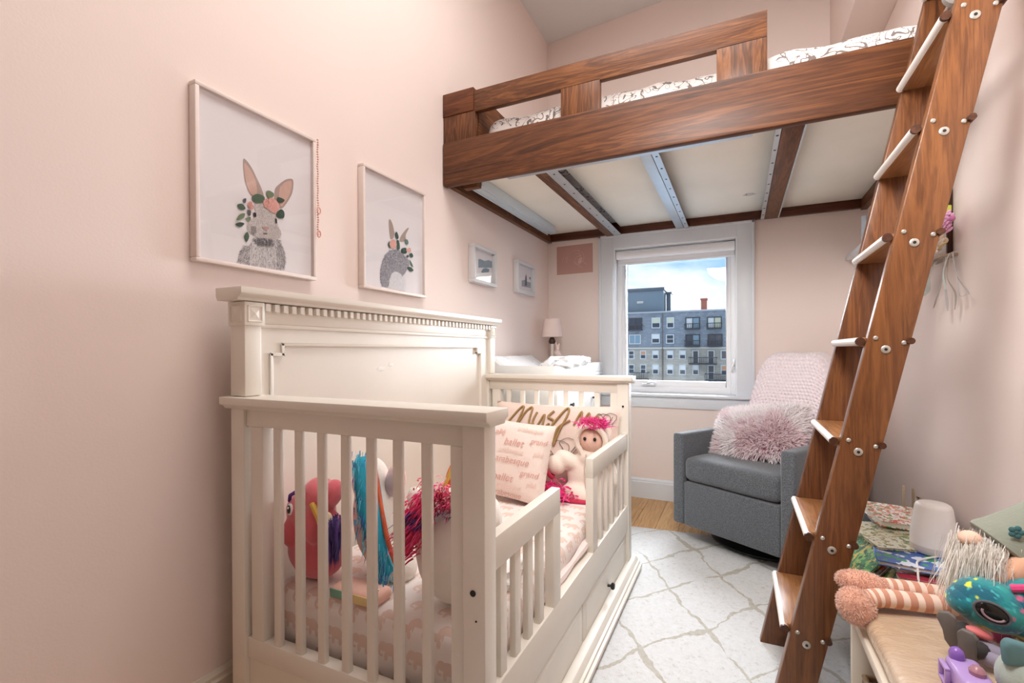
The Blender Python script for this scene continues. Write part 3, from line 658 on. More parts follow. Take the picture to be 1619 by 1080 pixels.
MB().tube([(-.585, 1.955, .61), (-.59, 1.945, .55), (-.58, 1.935, .47)], .003, 6).build('zip', M('beige_zip', 'cdbbaa', .7), dl)
rt = [((-.56 + random.gauss(0, .022), 1.975 + random.gauss(0, .014), .722), (random.gauss(.15, .6), random.gauss(-.2, .4), 1)) for _ in range(650)]
strands('hair', dl, rt, PL, .075, .0022, .35, .35, 3, ('f2289a', 'e81c8c', 'ff5cb4', 'd81878'))
tl = [((-.775 + random.gauss(0, .055), 1.915 + random.gauss(0, .025), .422 + abs(random.gauss(0, .022))), (random.gauss(-.5, .6), random.gauss(-.5, .5), .7)) for _ in range(1300)]
strands('tulle_skirt', dl, tl, PL, .055, .004, .5, .4, 2, ('ee1a86', 'e0106f', 'f23e9c'))
MB().ell((-.77, 1.945, .417), (.085, .04, .018), wob=.3).build('skirt_lining', TUL, dl)

# ------------------------------------------------------------------ plush toys
PINKP = M('coral_plush', 'e0707c', .95, .08, 18, .35, 90, sheen=.5); PUR = M('purple_plush', '5c3788', .9, .1); WHP = M('white_plush', 'ece5dc', .95, .05, 14, .35, 90, sheen=.4)
TEALP = M('turquoise_plush', '2fa7c4', .9, .15, 20, .3, 120); HOT = None
EYEW = M('eye_white', 'f2f2f2', .25); EYEB = M('eye_black', '15110f', .12)
def eye(par, c, r, nrm):
    nrm = Vector(nrm).normalized(); c = Vector(c)
    o = MB().lathe([(r, -.002), (r, .002), (r * .8, .004)], c, 18, nrm).build('eye', EYEW, par)
    MB().lathe([(r * .74, .003), (r * .7, .006), (r * .3, .008)], c, 16, nrm).build('pupil', EYEB, o)
    q = nrm.orthogonal().normalized(); MB().ell(c + nrm * .008 + Vector((.25 * r, 0, .3 * r)), r * .2, nu=8, nv=6).build('glint', EYEW, o)
# coral plush near the head of the crib
pa = thing('coral_plush', 'coral pink plush toy with big black eyes and purple mane behind crib slats', 'plush toy', (-1.08, .98, .41))
MB().ell((-1.09, .985, .485), (.096, .062, .08)).ell((-1.10, .975, .60), (.078, .058, .065)).ell((-1.045, .955, .655), (.05, .045, .05)).ell((-1.135, .94, .545), (.028, .03, .045), (0, 10, 0)).ell((-1.045, .935, .575), (.034, .03, .05)).ell((-.995, .95, .665), (.028, .03, .045), (0, 25, 0)).ell((-1.0, .955, .56), (.03, .03, .06)).build('body', PINKP, pa, remesh=.006)
eye(pa, (-1.125, .925, .613), .016, (-.35, -1, .1)); eye(pa, (-1.068, .905, .672), .014, (-.1, -.9, .5))
rt = [((-.970 + random.gauss(0, .010), .93 + random.gauss(0, .012), .575 + random.uniform(-.03, .04)), (.2, -.4, -.9)) for _ in range(400)]
strands('mane', pa, rt, PL, .045, .0022, .5, .18, 3, ('4a2a78', '5c3590', '3d2468'))
MB().tube([(-1.03, .915, .645), (-1.005, .912, .615), (-.99, .915, .575)], .008, 8).build('gold_trim', M('gold_cloth', 'd8b04c', .5), pa)
MB().ell((-.985, .92, .60), (.018, .012, .028), (0, 20, 10)).build('horn', M('pale_gold_cloth', 'e6d8b4', .5), pa)
MB().tube([(-1.14, .935, .632), (-1.125, .925, .652), (-1.105, .925, .663)], .005, 6).build('brow', PUR, pa)
# white plush with turquoise mane
pb = thing('turquoise_mane_plush', 'white plush toy with turquoise rainbow mane leaning in middle of crib', 'plush toy', (-.95, 1.10, .41))
MB().ell((-.965, 1.10, .55), (.07, .075, .14), (0, -10, 0)).ell((-.985, 1.09, .67), (.055, .055, .07)).ell((-.90, 1.08, .455), (.085, .065, .05), (0, 25, 0)).build('body', WHP, pb, remesh=.007)
mn = spline([(-.955, 1.035, .748), (-.945, 1.025, .72), (-.925, 1.015, .66), (-.90, 1.005, .59), (-.875, 1.0, .52), (-.855, 1.01, .455)], 6)
MB().tube(mn, [.012 + .022 * math.sin(math.pi * min(1, .15 + k / (len(mn) - 1)) * .9) for k in range(len(mn))], 10).build('mane', TEALP, pb)
rt = [(p + Vector((random.gauss(0, .014), -.016 + random.gauss(0, .010), random.gauss(0, .012))), (.12, -.35, -.95)) for p in mn for _ in range(34)]
strands('mane_pile', pb, rt, PL, .024, .0016, .2, .22, 2, ('2fa9c6', '2596b8', '4fc0d6', '57c4d8', '3f6cc0'))
MB().tube([q + Vector((.030, .004, .012)) for q in mn], .0065, 8).build('rainbow_edge', M('red_gold_cloth', 'c8603c', .8, .4, 30), pb)
MB().ell((-.90, 1.10, .675), (.034, .02, .05), (0, 14, 0)).build('ear', M('soft_pink_plush', 'eec8c4', .9, .05), pb)
# round white plush with hot pink mane
pc = thing('round_white_plush', 'round white plush toy with hot pink and purple mane at crib front', 'plush toy', (-.65, 1.03, .41))
MB().ell((-.648, 1.04, .545), (.118, .10, .14), wob=.05).ell((-.63, 1.05, .62), (.095, .085, .09)).build('body', WHP, pc, remesh=.008)
MB().ell((-.752, 1.0, .665), (.024, .02, .036), (0, -15, 0)).build('ear', WHP, pc)
rt = []
for k in range(900):
    a = random.random(); p = Vector((-.735 + .06 * a, .955 - .012 * math.sin(a * 3), .585 + .11 * a)); rt.append((p + Vector((random.gauss(0, .013), random.gauss(0, .01), random.gauss(0, .02))), (-.55 + .7 * a, -.55, .35 * a - .3)))
for k in range(600): rt.append((Vector((-.645 + random.gauss(0, .03), .965 + random.gauss(0, .012), .69 + random.gauss(0, .018))), (.2, -.6, .4)))
strands('mane', pc, rt, PL, .036, .0022, .35, .32, 3, colfn=lambda p: random.choice(('f0327e', 'e8206c', 'ff5a94', 'd81c60') if (p.z > .67 or p.z < .635) else ('f0327e', '6a3a90', '5a3090')))
po = thing('orange_plush', 'orange and red plush ribbon toy partly hidden behind the round white plush', 'plush toy', (-.86, 1.42, .41))
MB().ell((-.84, 1.42, .50), (.07, .05, .09)).ell((-.885, 1.40, .62), (.035, .025, .075), (0, 22, 0)).build('body', M('orange_plush', 'e0603c', .9, .2, 25), po, remesh=.007)
MB().tube([(-.925, 1.39, .58), (-.895, 1.372, .62), (-.865, 1.375, .69)], .008, 8).build('gold_edge', M('gold_cloth', 'd8b04c', .5), po)
sb = thing('pastel_soft_book', 'small pastel soft cloth book lying on the elephant sheet in crib', 'book', (-.90, .945, .41))
bk = soft_slab((-.965, .912, .409), (-.815, .985, .440), .012, 12, 8, .002, 9, 3).build('cover', M('peach_cloth', 'eebfae', .9, .12, 25), sb)
MB().box((-.962, .9095, .413), (-.89, .913, .435)).build('green_edge', M('mint_cloth', '7fae98', .9, .3, 60), sb, .001)
MB().box((-.888, .9095, .413), (-.82, .913, .435)).build('yellow_edge', M('yellow_cloth', 'e6cf94', .9, .1), sb, .001)
MB().tube([(-.86, .94, .441), (-.84, .935, .455), (-.83, .93, .442), (-.82, .935, .45)], .0025, 6).build('tag_loop', EYEW, sb)
cl = thing('white_muslin', 'white muslin cloth bunched at crib mattress edge behind near guard rail', 'cloth', (-.60, 1.2, .41))
MB().ell((-.59, 1.17, .438), (.045, .09, .032), wob=.5, nu=30, nv=18).build('cloth', M('white_muslin', 'f0eeec', .95, .03, 20, .4, 40), cl)

# ================================================================== rug
def rug_mat():
    m, t, b = base_mat('trellis_rug'); v = coords(t); n1 = _n(t, 'ShaderNodeTexNoise'); n1.inputs['Scale'].default_value = 16; n1.inputs['Detail'].default_value = 3; t.links.new(v, n1.inputs['Vector'])
    n0 = _n(t, 'ShaderNodeTexNoise'); n0.inputs['Scale'].default_value = 3; t.links.new(v, n0.inputs['Vector'])
    def warp(src, amt):
        s_ = _n(t, 'ShaderNodeVectorMath', operation='SUBTRACT'); t.links.new(src, s_.inputs[0]); s_.inputs[1].default_value = (.5, .5, .5)
        q = _n(t, 'ShaderNodeVectorMath', operation='SCALE'); t.links.new(s_.outputs[0], q.inputs[0]); q.inputs['Scale'].default_value = amt; return q.outputs[0]
    a = _n(t, 'ShaderNodeVectorMath', operation='ADD'); t.links.new(v, a.inputs[0]); t.links.new(warp(n1.outputs['Color'], .045), a.inputs[1])
    a2 = _n(t, 'ShaderNodeVectorMath', operation='ADD'); t.links.new(a.outputs[0], a2.inputs[0]); t.links.new(warp(n0.outputs['Color'], .12), a2.inputs[1])
    f = None; worn = tex(t, v, 5, 3)
    for nx, ny, off, per in ((.86, .51, .874, .283), (-.775, .632, 1.307, .27)):
        d = _n(t, 'ShaderNodeVectorMath', operation='DOT_PRODUCT'); t.links.new(a2.outputs[0], d.inputs[0]); d.inputs[1].default_value = (nx, ny, 0)
        u = mth(t, 'FRACT', mth(t, 'ADD', mth(t, 'DIVIDE', mth(t, 'SUBTRACT', d.outputs['Value'], off), per), .5))
        u = mth(t, 'ABSOLUTE', mth(t, 'SUBTRACT', u, .5)); w = mth(t, 'LESS_THAN', u, mth(t, 'MULTIPLY', mth(t, 'SUBTRACT', worn, .34), .15))
        f = w if f is None else mth(t, 'MAXIMUM', f, w)
    f = mth(t, 'MULTIPLY', f, mth(t, 'ADD', mth(t, 'MULTIPLY', tex(t, v, 60, 3), .7), .25))
    flecks = ramp(t, tex(t, v, 70, 4, .7), ((.30, 'b4b3ae'), (.40, 'cfcfce'), (.7, 'd9dadb')))
    t.links.new(mixc(t, f, flecks, 'a09882'), b.inputs['Base Color']); b.inputs['Roughness'].default_value = .97; b.inputs['Specular IOR Level'].default_value = .1
    bump(t, b, tex(t, v, 160, 3), .4, .006); return m
rug = MB().hexa([(-.92, -1.2, 0), (.56, -1.2, 0), (.56, 2.975, 0), (-.92, 2.815, 0), (-.92, -1.2, .0075), (.56, -1.2, .0075), (.56, 2.975, .0075), (-.92, 2.815, .0075)]).build('area_rug', rug_mat(), None, .003)
tag(rug, 'off-white rug with worn grey trellis lines on the oak floor', 'rug')

# ================================================================== armchair
def fabric(name, a, b_, c, sc=220):
    m, t, b = base_mat(name); v = coords(t)
    t.links.new(ramp(t, tex(t, v, sc, 4, .75), ((.35, a), (.5, b_), (.65, c))), b.inputs['Base Color']); b.inputs['Roughness'].default_value = .95; b.inputs['Sheen Weight'].default_value = .3
    bump(t, b, tex(t, v, sc * 1.5, 3), .35, .002); return m
GREY = fabric('grey_tweed', '3f4146', '565a5f', '70747a')
ch = thing('armchair', 'grey tweed swivel armchair on round black base under the window', 'armchair', (.139, 2.939, 0), R(-31), local=True)
MB().lathe([(.27, .009), (.285, .012), (.285, .022), (.26, .03), (.12, .036), (.10, .05), (.10, .105)], (0, 0, 0), 48).build('swivel_base', BLACK, ch)
MB().box((-.258, -.33, .10), (.258, .31, .34)).build('seat_frame', GREY, ch, .006)
MB().box((-.258, -.372, .095), (.258, -.325, .333)).build('front_panel', GREY, ch, .010, 3)
for a, b in ((-.327, -.26), (.26, .327)): MB().box((a, -.376, .095), (b, .36, .592)).build('arm', GREY, ch, .014, 3)
MB().box((-.26, .30, .095), (.26, .375, .56)).build('outer_back', GREY, ch, .012, 3)
soft_slab((-.258, -.374, .338), (.258, .22, .468), .035, 24, 24, .004, 6, 8).build('seat_cushion', GREY, ch)
def xf(m, fn): m.v = [tuple(fn(Vector(p))) for p in m.v]; return m
def back_shape(p, grow=0):
    """slab standing on the seat turned into a reclined back with rounded shoulders"""
    h = (p.z - .40) / .62; w = 1 - .16 * max(0, h) ** 1.5; x = p.x * w
    k = max(0, abs(p.x) - .10) / .16; z = p.z - .14 * k ** 2.6 * max(0, h)
    return Vector((x, p.y + .02 + .17 * h + .05 * (x / .26) ** 2 * -.4, z))
xf(soft_slab((-.25, .10, .40), (.25, .24, 1.02), .05, 24, 8, .003, 6, 26), back_shape).build('back_cushion', GREY, ch)
kb = thing('knit_blanket', 'pale pink knitted blanket draped over the back of the grey armchair', 'blanket', (.139, 2.939, 0), R(-31), local=True)
b = soft_slab((-.264, .085, .52), (.264, .255, 1.034), .055, 110, 16, .004, 5, 110)
def knit(p):
    q = back_shape(p); r_ = .005 * (math.sin(p.x * 2 * math.pi / .021 + (math.floor(p.z / .019) % 2) * math.pi) + .6 * math.sin(p.z * 2 * math.pi / .019)); fold_ = .006 * math.sin(p.x * 26 + 2 * math.sin(p.z * 5))
    d = Vector((0, -1, .25)) if p.y < .16 else Vector((0, .6, .5)); return q + d * (r_ + fold_)
KNIT = M('pale_pink_knit', 'f1e6ea', .95, .10, 90, .3, 160, sheen=.4)
xf(b, knit).build('blanket', KNIT, kb, ang=80)
fp = thing('fluffy_pillow', 'long-pile pink and white fluffy cushion leaning in the grey armchair', 'pillow', local=True)
fp.location = (.10, 2.925, .590); fp.rotation_euler = (R(52), R(-9), R(-28))
pw_, ph_, pt_ = .46, .30, .075
pillow_mb(pw_, ph_, pt_).build('cushion', M('pink_cushion', 'e0a9b2', .9), fp)
rt = []
for _ in range(15000):
    u = random.uniform(-.5, .5) * pw_; v = random.uniform(-.5, .5) * ph_; z = pillow_z(u, v, pw_, ph_, pt_); e = .004
    nn = Vector((-(pillow_z(u + e, v, pw_, ph_, pt_) - pillow_z(u - e, v, pw_, ph_, pt_)) / (2 * e), -(pillow_z(u, v + e, pw_, ph_, pt_) - pillow_z(u, v - e, pw_, ph_, pt_)) / (2 * e), 1))
    if nn.length > 3: nn = Vector((nn.x, nn.y, .8))
    sg = 1 if random.random() < .85 else -1
    rt.append((Vector((u, v, z * sg)), nn.normalized() * .7 + Vector((u * 1.5 + random.gauss(0, .15), v * 2.2 + .1, 0)) if sg > 0 else Vector((nn.x, nn.y, -nn.z))))
def fur_col(p):
    k = noise.noise(p * 9) + .5 * noise.noise(p * 22) + p.y * 2.2 - .05; return 'f6f0f1' if k > .0 else ('eac6cf' if k > -.25 else 'dba5b2')
strands('fur', fp, rt, PL, .046, .0021, .25, .42, 3, colfn=fur_col, tip='f6eff0')

# ================================================================== dresser, changing pad, lamp, figurine
DRW = M('white_dresser_paint', 'e9e9e6', .4, .02)
dr = thing('dresser', 'white dresser with tray top standing between crib and window wall', 'dresser', (-1.11, 2.93, 0))
MB().box((-1.318, 2.44, .06), (-.915, 3.42, .88)).build('carcass', DRW, dr, .004)
MB().box((-1.325, 2.42, .88), (-.90, 3.44, .902)).build('top', DRW, dr, .004)
for k in range(3):
    for y0, y1 in ((2.46, 2.925), (2.935, 3.40)):
        d = MB().box((-.916, y0, .10 + k * .255), (-.900, y1, .345 + k * .255)).build('drawer', DRW, dr, .004)
        MB().lathe([(.006, 0), (.006, .012), (.013, .016), (.013, .022)], (-.90, (y0 + y1) / 2, .222 + k * .255), 14, (1, 0, 0)).build('knob', BLACK, d)
for x0, y0 in ((-1.318, 2.44), (-.965, 2.44), (-1.318, 3.37), (-.965, 3.37)): MB().box((x0, y0, 0), (x0 + .05, y0 + .05, .06)).build('foot', DRW, dr, .003)
for a, b in (((-1.325, 2.42, .902), (-.90, 2.436, .968)), ((-1.325, 3.424, .902), (-.90, 3.44, .968)), ((-.916, 2.436, .902), (-.90, 3.424, .968)), ((-1.325, 2.436, .902), (-1.309, 3.424, .968))): MB().box(a, b).build('tray_side', DRW, dr, .003)
MUS = scribble_mat('white_muslin_print', 'f1f1f1', 'b9bcc4', 14, .008)
cp = thing('changing_pad', 'white contoured changing pad sagging across the white dresser top', 'pad', (-1.11, 2.8, .902))
def padfn(i, j):
    x = -1.296 + .355 * i; y = 2.446 + .62 * j; s_ = abs(2 * i - 1)
    return (x, y, .940 + .08 * s_ ** 1.7 + .004 * noise.noise(Vector((x * 22, y * 12, 1))) - (.014 if j in (0, 1) else 0))
pm = MB().grid(padfn, 30, 24); n0 = len(pm.v)
pm.grid(lambda i, j: (-1.29 + .343 * i, 2.452 + .608 * j, .903 + .006 * abs(2 * i - 1)), 30, 24)
W_ = 31
rim = [(k, k + 1) for k in range(30)] ; top_b = [k for k in range(31)] + [30 + 31 * k for k in range(1, 25)] + [24 * 31 + k for k in range(29, -1, -1)] + [31 * k for k in range(23, 0, -1)]
pm.f += [(top_b[k], top_b[(k + 1) % len(top_b)], n0 + top_b[(k + 1) % len(top_b)], n0 + top_b[k]) for k in range(len(top_b))]; pm.mi += [0] * len(top_b)
pm.build('pad', MUS, cp, ang=60)
mc = thing('folded_muslin', 'crumpled white printed muslin heaped on the right edge of dresser top', 'cloth', (-.93, 2.75, .97))
MB().ell((-.925, 2.72, .975), (.05, .24, .040), wob=.5, nu=34, nv=20).ell((-.915, 2.98, .985), (.04, .14, .03), wob=.6, nu=30, nv=16).build('cloth', MUS, mc, remesh=.007)
tl_ = thing('table_lamp', 'small table lamp with pale pink shade on dresser in the corner', 'lamp', (-1.225, 3.25, .902))
MB().lathe([(.05, 0), (.05, .012), (.018, .022), (.012, .04), (.011, .19), (.014, .2)], (-1.225, 3.25, .902), 24).build('stand', M('ivory_lamp_stem', 'e9dfd6', .4), tl_)
MB().lathe([(.012, 0), (.022, .008), (.026, .02), (.018, .04), (.012, .05)], (-1.225, 3.25, 1.10), 20).build('socket', M('bronze_fitting', '4c3c34', .4, .1, metal=.5), tl_)
sh = MB().lathe([(.077, 0), (.0605, .13), (.0585, .13), (.075, 0)], (-1.225, 3.25, 1.152), 40)
sh.f = [f for f in sh.f if len(f) == 4]; sh.mi = [0] * len(sh.f); n_ = 40; sh.f += [(3 * n_ + k, 3 * n_ + (k + 1) % n_, (k + 1) % n_, k) for k in range(n_)]; sh.mi += [0] * n_
sh.build('lamp_shade', M('pale_pink_shade', 'ead6cf', .8, .02), tl_)
bf = thing('rabbit_figurine', 'small pale pink rabbit figurine beside the lamp on dresser', 'figurine', (-1.15, 3.2, .902))
MB().ell((-1.15, 3.2, .965), (.034, .04, .064)).ell((-1.165, 3.19, 1.035), (.024, .026, .026)).ell((-1.172, 3.195, 1.085), (.008, .006, .036), (0, -8, 0)).ell((-1.158, 3.205, 1.08), (.008, .006, .034), (0, 6, 0)).ell((-1.125, 3.21, .96), (.02, .02, .02)).build('body', M('pale_pink_ceramic', 'e8d3cb', .35), bf, remesh=.004)

# ================================================================== pictures
PAPER = M('print_paper', 'e4e0e3', .7, .01); GLS = glass('picture_glass', .55)
FRM = M('whitewashed_frame', 'e6d9d2', .5, .06, 30); FRM2 = M('silver_white_frame', 'd2d2d4', .45, .05)
r1 = {
    'earL': [(0.93, 1.619), (0.94, 1.621), (0.957, 1.605), (0.972, 1.582), (0.99, 1.551), (0.995, 1.528), (0.96, 1.518), (0.941, 1.54), (0.932, 1.575)],
    'earLin': [(0.934, 1.611), (0.951, 1.599), (0.968, 1.573), (0.974, 1.536), (0.964, 1.522), (0.949, 1.532), (0.938, 1.56), (0.934, 1.586)],
    'earR': [(1.034, 1.539), (1.037, 1.566), (1.052, 1.585), (1.078, 1.609), (1.103, 1.617), (1.105, 1.594), (1.098, 1.565), (1.077, 1.529), (1.058, 1.509), (1.038, 1.518)],
    'earRin': [(1.051, 1.552), (1.056, 1.579), (1.082, 1.604), (1.098, 1.608), (1.095, 1.576), (1.077, 1.54), (1.06, 1.517), (1.051, 1.529)],
    'head': [(0.964, 1.494), (0.977, 1.505), (1.005, 1.509), (1.032, 1.494), (1.04, 1.474), (1.046, 1.45), (1.057, 1.434), (1.053, 1.416), (1.029, 1.405), (1.005, 1.4), (0.977, 1.403), (0.954, 1.405), (0.943, 1.415), (0.944, 1.433), (0.956, 1.45), (0.967, 1.46), (0.969, 1.478)],
    'body': [(0.963, 1.395), (0.993, 1.408), (1.029, 1.409), (1.05, 1.406), (1.065, 1.383), (1.072, 1.354), (1.065, 1.319), (1.033, 1.317), (0.992, 1.317), (0.953, 1.316), (0.914, 1.316), (0.918, 1.341), (0.931, 1.364), (0.95, 1.371)],
    'darkchest': [(0.961, 1.391), (0.993, 1.403), (1.025, 1.404), (1.033, 1.391), (1.004, 1.382), (0.977, 1.376)],
    'nose': [(0.99, 1.435), (1.013, 1.438), (1.007, 1.429), (0.998, 1.427)],
    'mouth': [(0.993, 1.417), (1.007, 1.419), (1.005, 1.415), (0.995, 1.413)],
    'eyeL': [(0.96, 1.47), (0.969, 1.471), (0.969, 1.46), (0.962, 1.46)],
    'eyeR': [(1.035, 1.471), (1.041, 1.471), (1.041, 1.458), (1.036, 1.458)],
    'rose1': [(0.995, 1.517), (1.007, 1.526), (1.014, 1.515), (1.011, 1.496), (0.999, 1.497), (0.994, 1.506)],
    'rose2': [(1.012, 1.525), (1.028, 1.534), (1.047, 1.521), (1.049, 1.506), (1.034, 1.488), (1.017, 1.491), (1.011, 1.507)],
    'rosebud': [(0.943, 1.495), (0.952, 1.502), (0.96, 1.489), (0.956, 1.478), (0.945, 1.482)],
    'leaf1': [(0.956, 1.517), (0.974, 1.531), (0.997, 1.529), (0.995, 1.512), (0.977, 1.503), (0.962, 1.504)],
    'leaf2': [(1.004, 1.545), (1.014, 1.553), (1.03, 1.549), (1.028, 1.537), (1.012, 1.529)],
    'leaf3': [(1.038, 1.485), (1.055, 1.506), (1.068, 1.5), (1.066, 1.481), (1.047, 1.476)],
    'leaf4': [(0.909, 1.479), (0.924, 1.487), (0.935, 1.476), (0.921, 1.468)],
    'leaf5': [(0.906, 1.434), (0.917, 1.454), (0.933, 1.461), (0.928, 1.446)],
    'leaf6': [(0.903, 1.422), (0.917, 1.431), (0.931, 1.43), (0.917, 1.417)],
    'leaf7': [(0.931, 1.395), (0.94, 1.408), (0.946, 1.395), (0.937, 1.377)],
    'leaf8': [(0.934, 1.446), (0.95, 1.455), (0.95, 1.445), (0.941, 1.441)],
    'leaf9': [(1.045, 1.542), (1.069, 1.54), (1.06, 1.528), (1.045, 1.527)],
    'berry1': [(0.928, 1.502), (0.937, 1.506), (0.935, 1.493), (0.928, 1.493)],
    'berry2': [(0.941, 1.474), (0.952, 1.473), (0.95, 1.459), (0.943, 1.459)],
    'whisk': [(0.952, 1.428), (0.969, 1.432), (0.969, 1.41), (0.954, 1.409)],
}
r2 = {
    'earL': [(1.578, 1.599), (1.589, 1.605), (1.605, 1.584), (1.613, 1.55), (1.605, 1.53), (1.588, 1.526), (1.58, 1.557)],
    'earR': [(1.647, 1.528), (1.658, 1.552), (1.694, 1.59), (1.712, 1.598), (1.69, 1.563), (1.69, 1.54), (1.664, 1.527)],
    'body': [(1.58, 1.471), (1.613, 1.483), (1.652, 1.485), (1.681, 1.468), (1.71, 1.454), (1.707, 1.427), (1.689, 1.402), (1.663, 1.38), (1.645, 1.388), (1.617, 1.391), (1.593, 1.377), (1.579, 1.354), (1.576, 1.328), (1.563, 1.32), (1.536, 1.32), (1.524, 1.343), (1.524, 1.377), (1.537, 1.421), (1.558, 1.453)],
    'tail': [(1.593, 1.377), (1.617, 1.391), (1.645, 1.388), (1.663, 1.376), (1.686, 1.349), (1.68, 1.319), (1.628, 1.318), (1.579, 1.321), (1.579, 1.346)],
    'rose': [(1.58, 1.507), (1.602, 1.525), (1.621, 1.519), (1.624, 1.501), (1.604, 1.486), (1.585, 1.49)],
    'leafA': [(1.616, 1.554), (1.627, 1.562), (1.638, 1.544), (1.632, 1.532), (1.62, 1.536)],
    'leafB': [(1.624, 1.523), (1.641, 1.526), (1.646, 1.495), (1.629, 1.488)],
    'leafC': [(1.681, 1.539), (1.699, 1.544), (1.705, 1.528), (1.687, 1.521)],
    'leafD': [(1.655, 1.493), (1.687, 1.506), (1.693, 1.485), (1.669, 1.477)],
    'leafE': [(1.711, 1.481), (1.729, 1.49), (1.74, 1.478), (1.723, 1.468)],
    'leafF': [(1.713, 1.458), (1.729, 1.446), (1.739, 1.429), (1.722, 1.435)],
    'leafG': [(1.698, 1.422), (1.722, 1.426), (1.741, 1.414), (1.716, 1.406)],
    'leafH': [(1.57, 1.498), (1.58, 1.512), (1.585, 1.497), (1.583, 1.482)],
    'berry': [(1.69, 1.469), (1.699, 1.477), (1.708, 1.473), (1.698, 1.463)],
    'roseB': [(1.69, 1.499), (1.717, 1.512), (1.723, 1.498), (1.699, 1.49)],
}
p3 = {
    'hill': [(2.341, 1.57), (2.365, 1.574), (2.413, 1.571), (2.463, 1.586), (2.514, 1.582), (2.514, 1.549), (2.341, 1.522)],
    'tree': [(2.371, 1.503), (2.392, 1.523), (2.427, 1.532), (2.47, 1.532), (2.462, 1.514), (2.378, 1.498)],
    'white': [(2.317, 1.487), (2.521, 1.521), (2.521, 1.459), (2.317, 1.448)],
    'paper': [(2.328, 1.609), (2.526, 1.616), (2.525, 1.46), (2.314, 1.447)],
}
p4 = {
    'steeple': [(2.982, 1.498), (2.989, 1.555), (3.005, 1.582), (3.017, 1.555), (3.019, 1.503)],
    'ground': [(2.933, 1.528), (2.977, 1.538), (3.027, 1.532), (3.099, 1.533), (3.099, 1.496), (2.933, 1.488)],
    'tree': [(3.058, 1.561), (3.074, 1.571), (3.084, 1.564), (3.073, 1.551)],
    'paper': [(2.929, 1.61), (3.111, 1.618), (3.109, 1.489), (2.923, 1.479)],
}
def framed(name, label, y0, y1, z0, z1, depth, fw, mat, recess=.010):
    t = thing(name, label, 'picture', (XL, (y0 + y1) / 2, z0), group=None); xb, xf_ = XL + .001, XL + depth
    fr_ = MB()
    for a, b in (((y0, z0), (y1, z0 + fw)), ((y0, z1 - fw), (y1, z1)), ((y0, z0 + fw), (y0 + fw, z1 - fw)), ((y1 - fw, z0 + fw), (y1, z1 - fw))): MB().box((xb, a[0], a[1]), (xf_, b[0], b[1])).build('frame_side', mat, t, .0025)
    pr = MB().box((xb, y0 + fw, z0 + fw), (xf_ - recess - .004, y1 - fw, z1 - fw)).build('print', PAPER, t, 0)
    MB().box((xf_ - recess + .003, y0 + fw, z0 + fw), (xf_ - recess + .005, y1 - fw, z1 - fw)).build('glass_pane', GLS, t, 0)
    return t, pr, xf_ - recess - .004
def closed(pts, n=4):
    P = [Vector((a, b, 0)) for a, b in pts]; out = []; m_ = len(P)
    for i in range(m_):
        p0, p1, p2, p3 = P[i - 1], P[i], P[(i + 1) % m_], P[(i + 2) % m_]
        for k in range(n):
            t = k / n; q = .5 * ((2 * p1) + (p2 - p0) * t + (2 * p0 - 5 * p1 + 4 * p2 - p3) * t * t + (3 * p1 - p0 - 3 * p2 + p3) * t ** 3); out.append((q.x, q.y))
    return out
def flat(par, pts, x, mat, name, soft=True):
    if soft: pts = closed(pts)
    return MB().prism(pts, 0, x, x + .0003).build(name, mat, par, 0, smooth=False)
def inside(p, poly):
    r_ = False; n = len(poly)
    for i in range(n):
        (a, b), (c, d) = poly[i], poly[i - 1]
        if (b > p[1]) != (d > p[1]) and p[0] < (c - a) * (p[1] - b) / (d - b) + a: r_ = not r_
    return r_
INKM = vcol('printed_fur', .8, 0)
def inkfur(par, poly, x, n, L, cols, name, flow=(0, -1)):
    """short printed strokes that give a drawn animal its furry outline"""
    ys = [p[0] for p in poly]; zs = [p[1] for p in poly]; vs, fs, cl = [], [], []; org = ORG[par.name]; k = 0; cy_, cz_ = sum(ys) / len(ys), sum(zs) / len(zs)
    while k < n:
        p = (random.uniform(min(ys), max(ys)), random.uniform(min(zs), max(zs)))
        if not inside(p, poly): continue
        k += 1; d = Vector((p[0] - cy_, p[1] - cz_)) * 3 + Vector(flow) * .25 + Vector((random.gauss(0, .1), random.gauss(0, .1))); d.normalize(); s_ = Vector((-d.y, d.x)) * .0009; l = L * random.uniform(.5, 1.2)
        q = len(vs); xx = x + random.uniform(.0003, .0009)
        for a in (Vector(p) - s_, Vector(p) + s_, Vector(p) + d * l): vs.append((xx - org.x, a.x - org.y, a.y - org.z))
        fs.append((q, q + 1, q + 2)); c = rgba(cols(p)); cl += [c] * 3
    me = bpy.data.meshes.new(name); me.from_pydata(vs, [], fs); me.materials.append(INKM); a = me.color_attributes.new('tint', 'FLOAT_COLOR', 'POINT'); a.data.foreach_set('color', [v for c in cl for v in c])
    o = bpy.data.objects.new(name, me); COL.objects.link(o); o.parent = par; ORG[o.name] = org; o['kind'] = 'stuff'; return o
IK = lambda n, c: M('ink_' + n, c, .8, .12, 60)
t1, p1, px_ = framed('rabbit_picture', 'larger framed print of grey rabbit facing forward with rose flower crown', .785, 1.188, 1.295, 1.781, .030, .012, FRM)
flat(p1, r1['earL'], px_ + .0003, IK('ear', 'a8958c'), 'ear'); flat(p1, r1['earR'], px_ + .0003, IK('ear', 'a8958c'), 'ear'); flat(p1, r1['earLin'], px_ + .0006, IK('inner_ear', 'c9a699'), 'inner_ear'); flat(p1, r1['earRin'], px_ + .0006, IK('inner_ear', 'c9a699'), 'inner_ear')
flat(p1, r1['body'], px_ + .0003, IK('grey_fur', 'c2bebf'), 'rabbit_body'); flat(p1, r1['head'], px_ + .0010, IK('pale_fur', 'cbc4c2'), 'rabbit_head')
rg = lambda *c: (lambda p: random.choice(c))
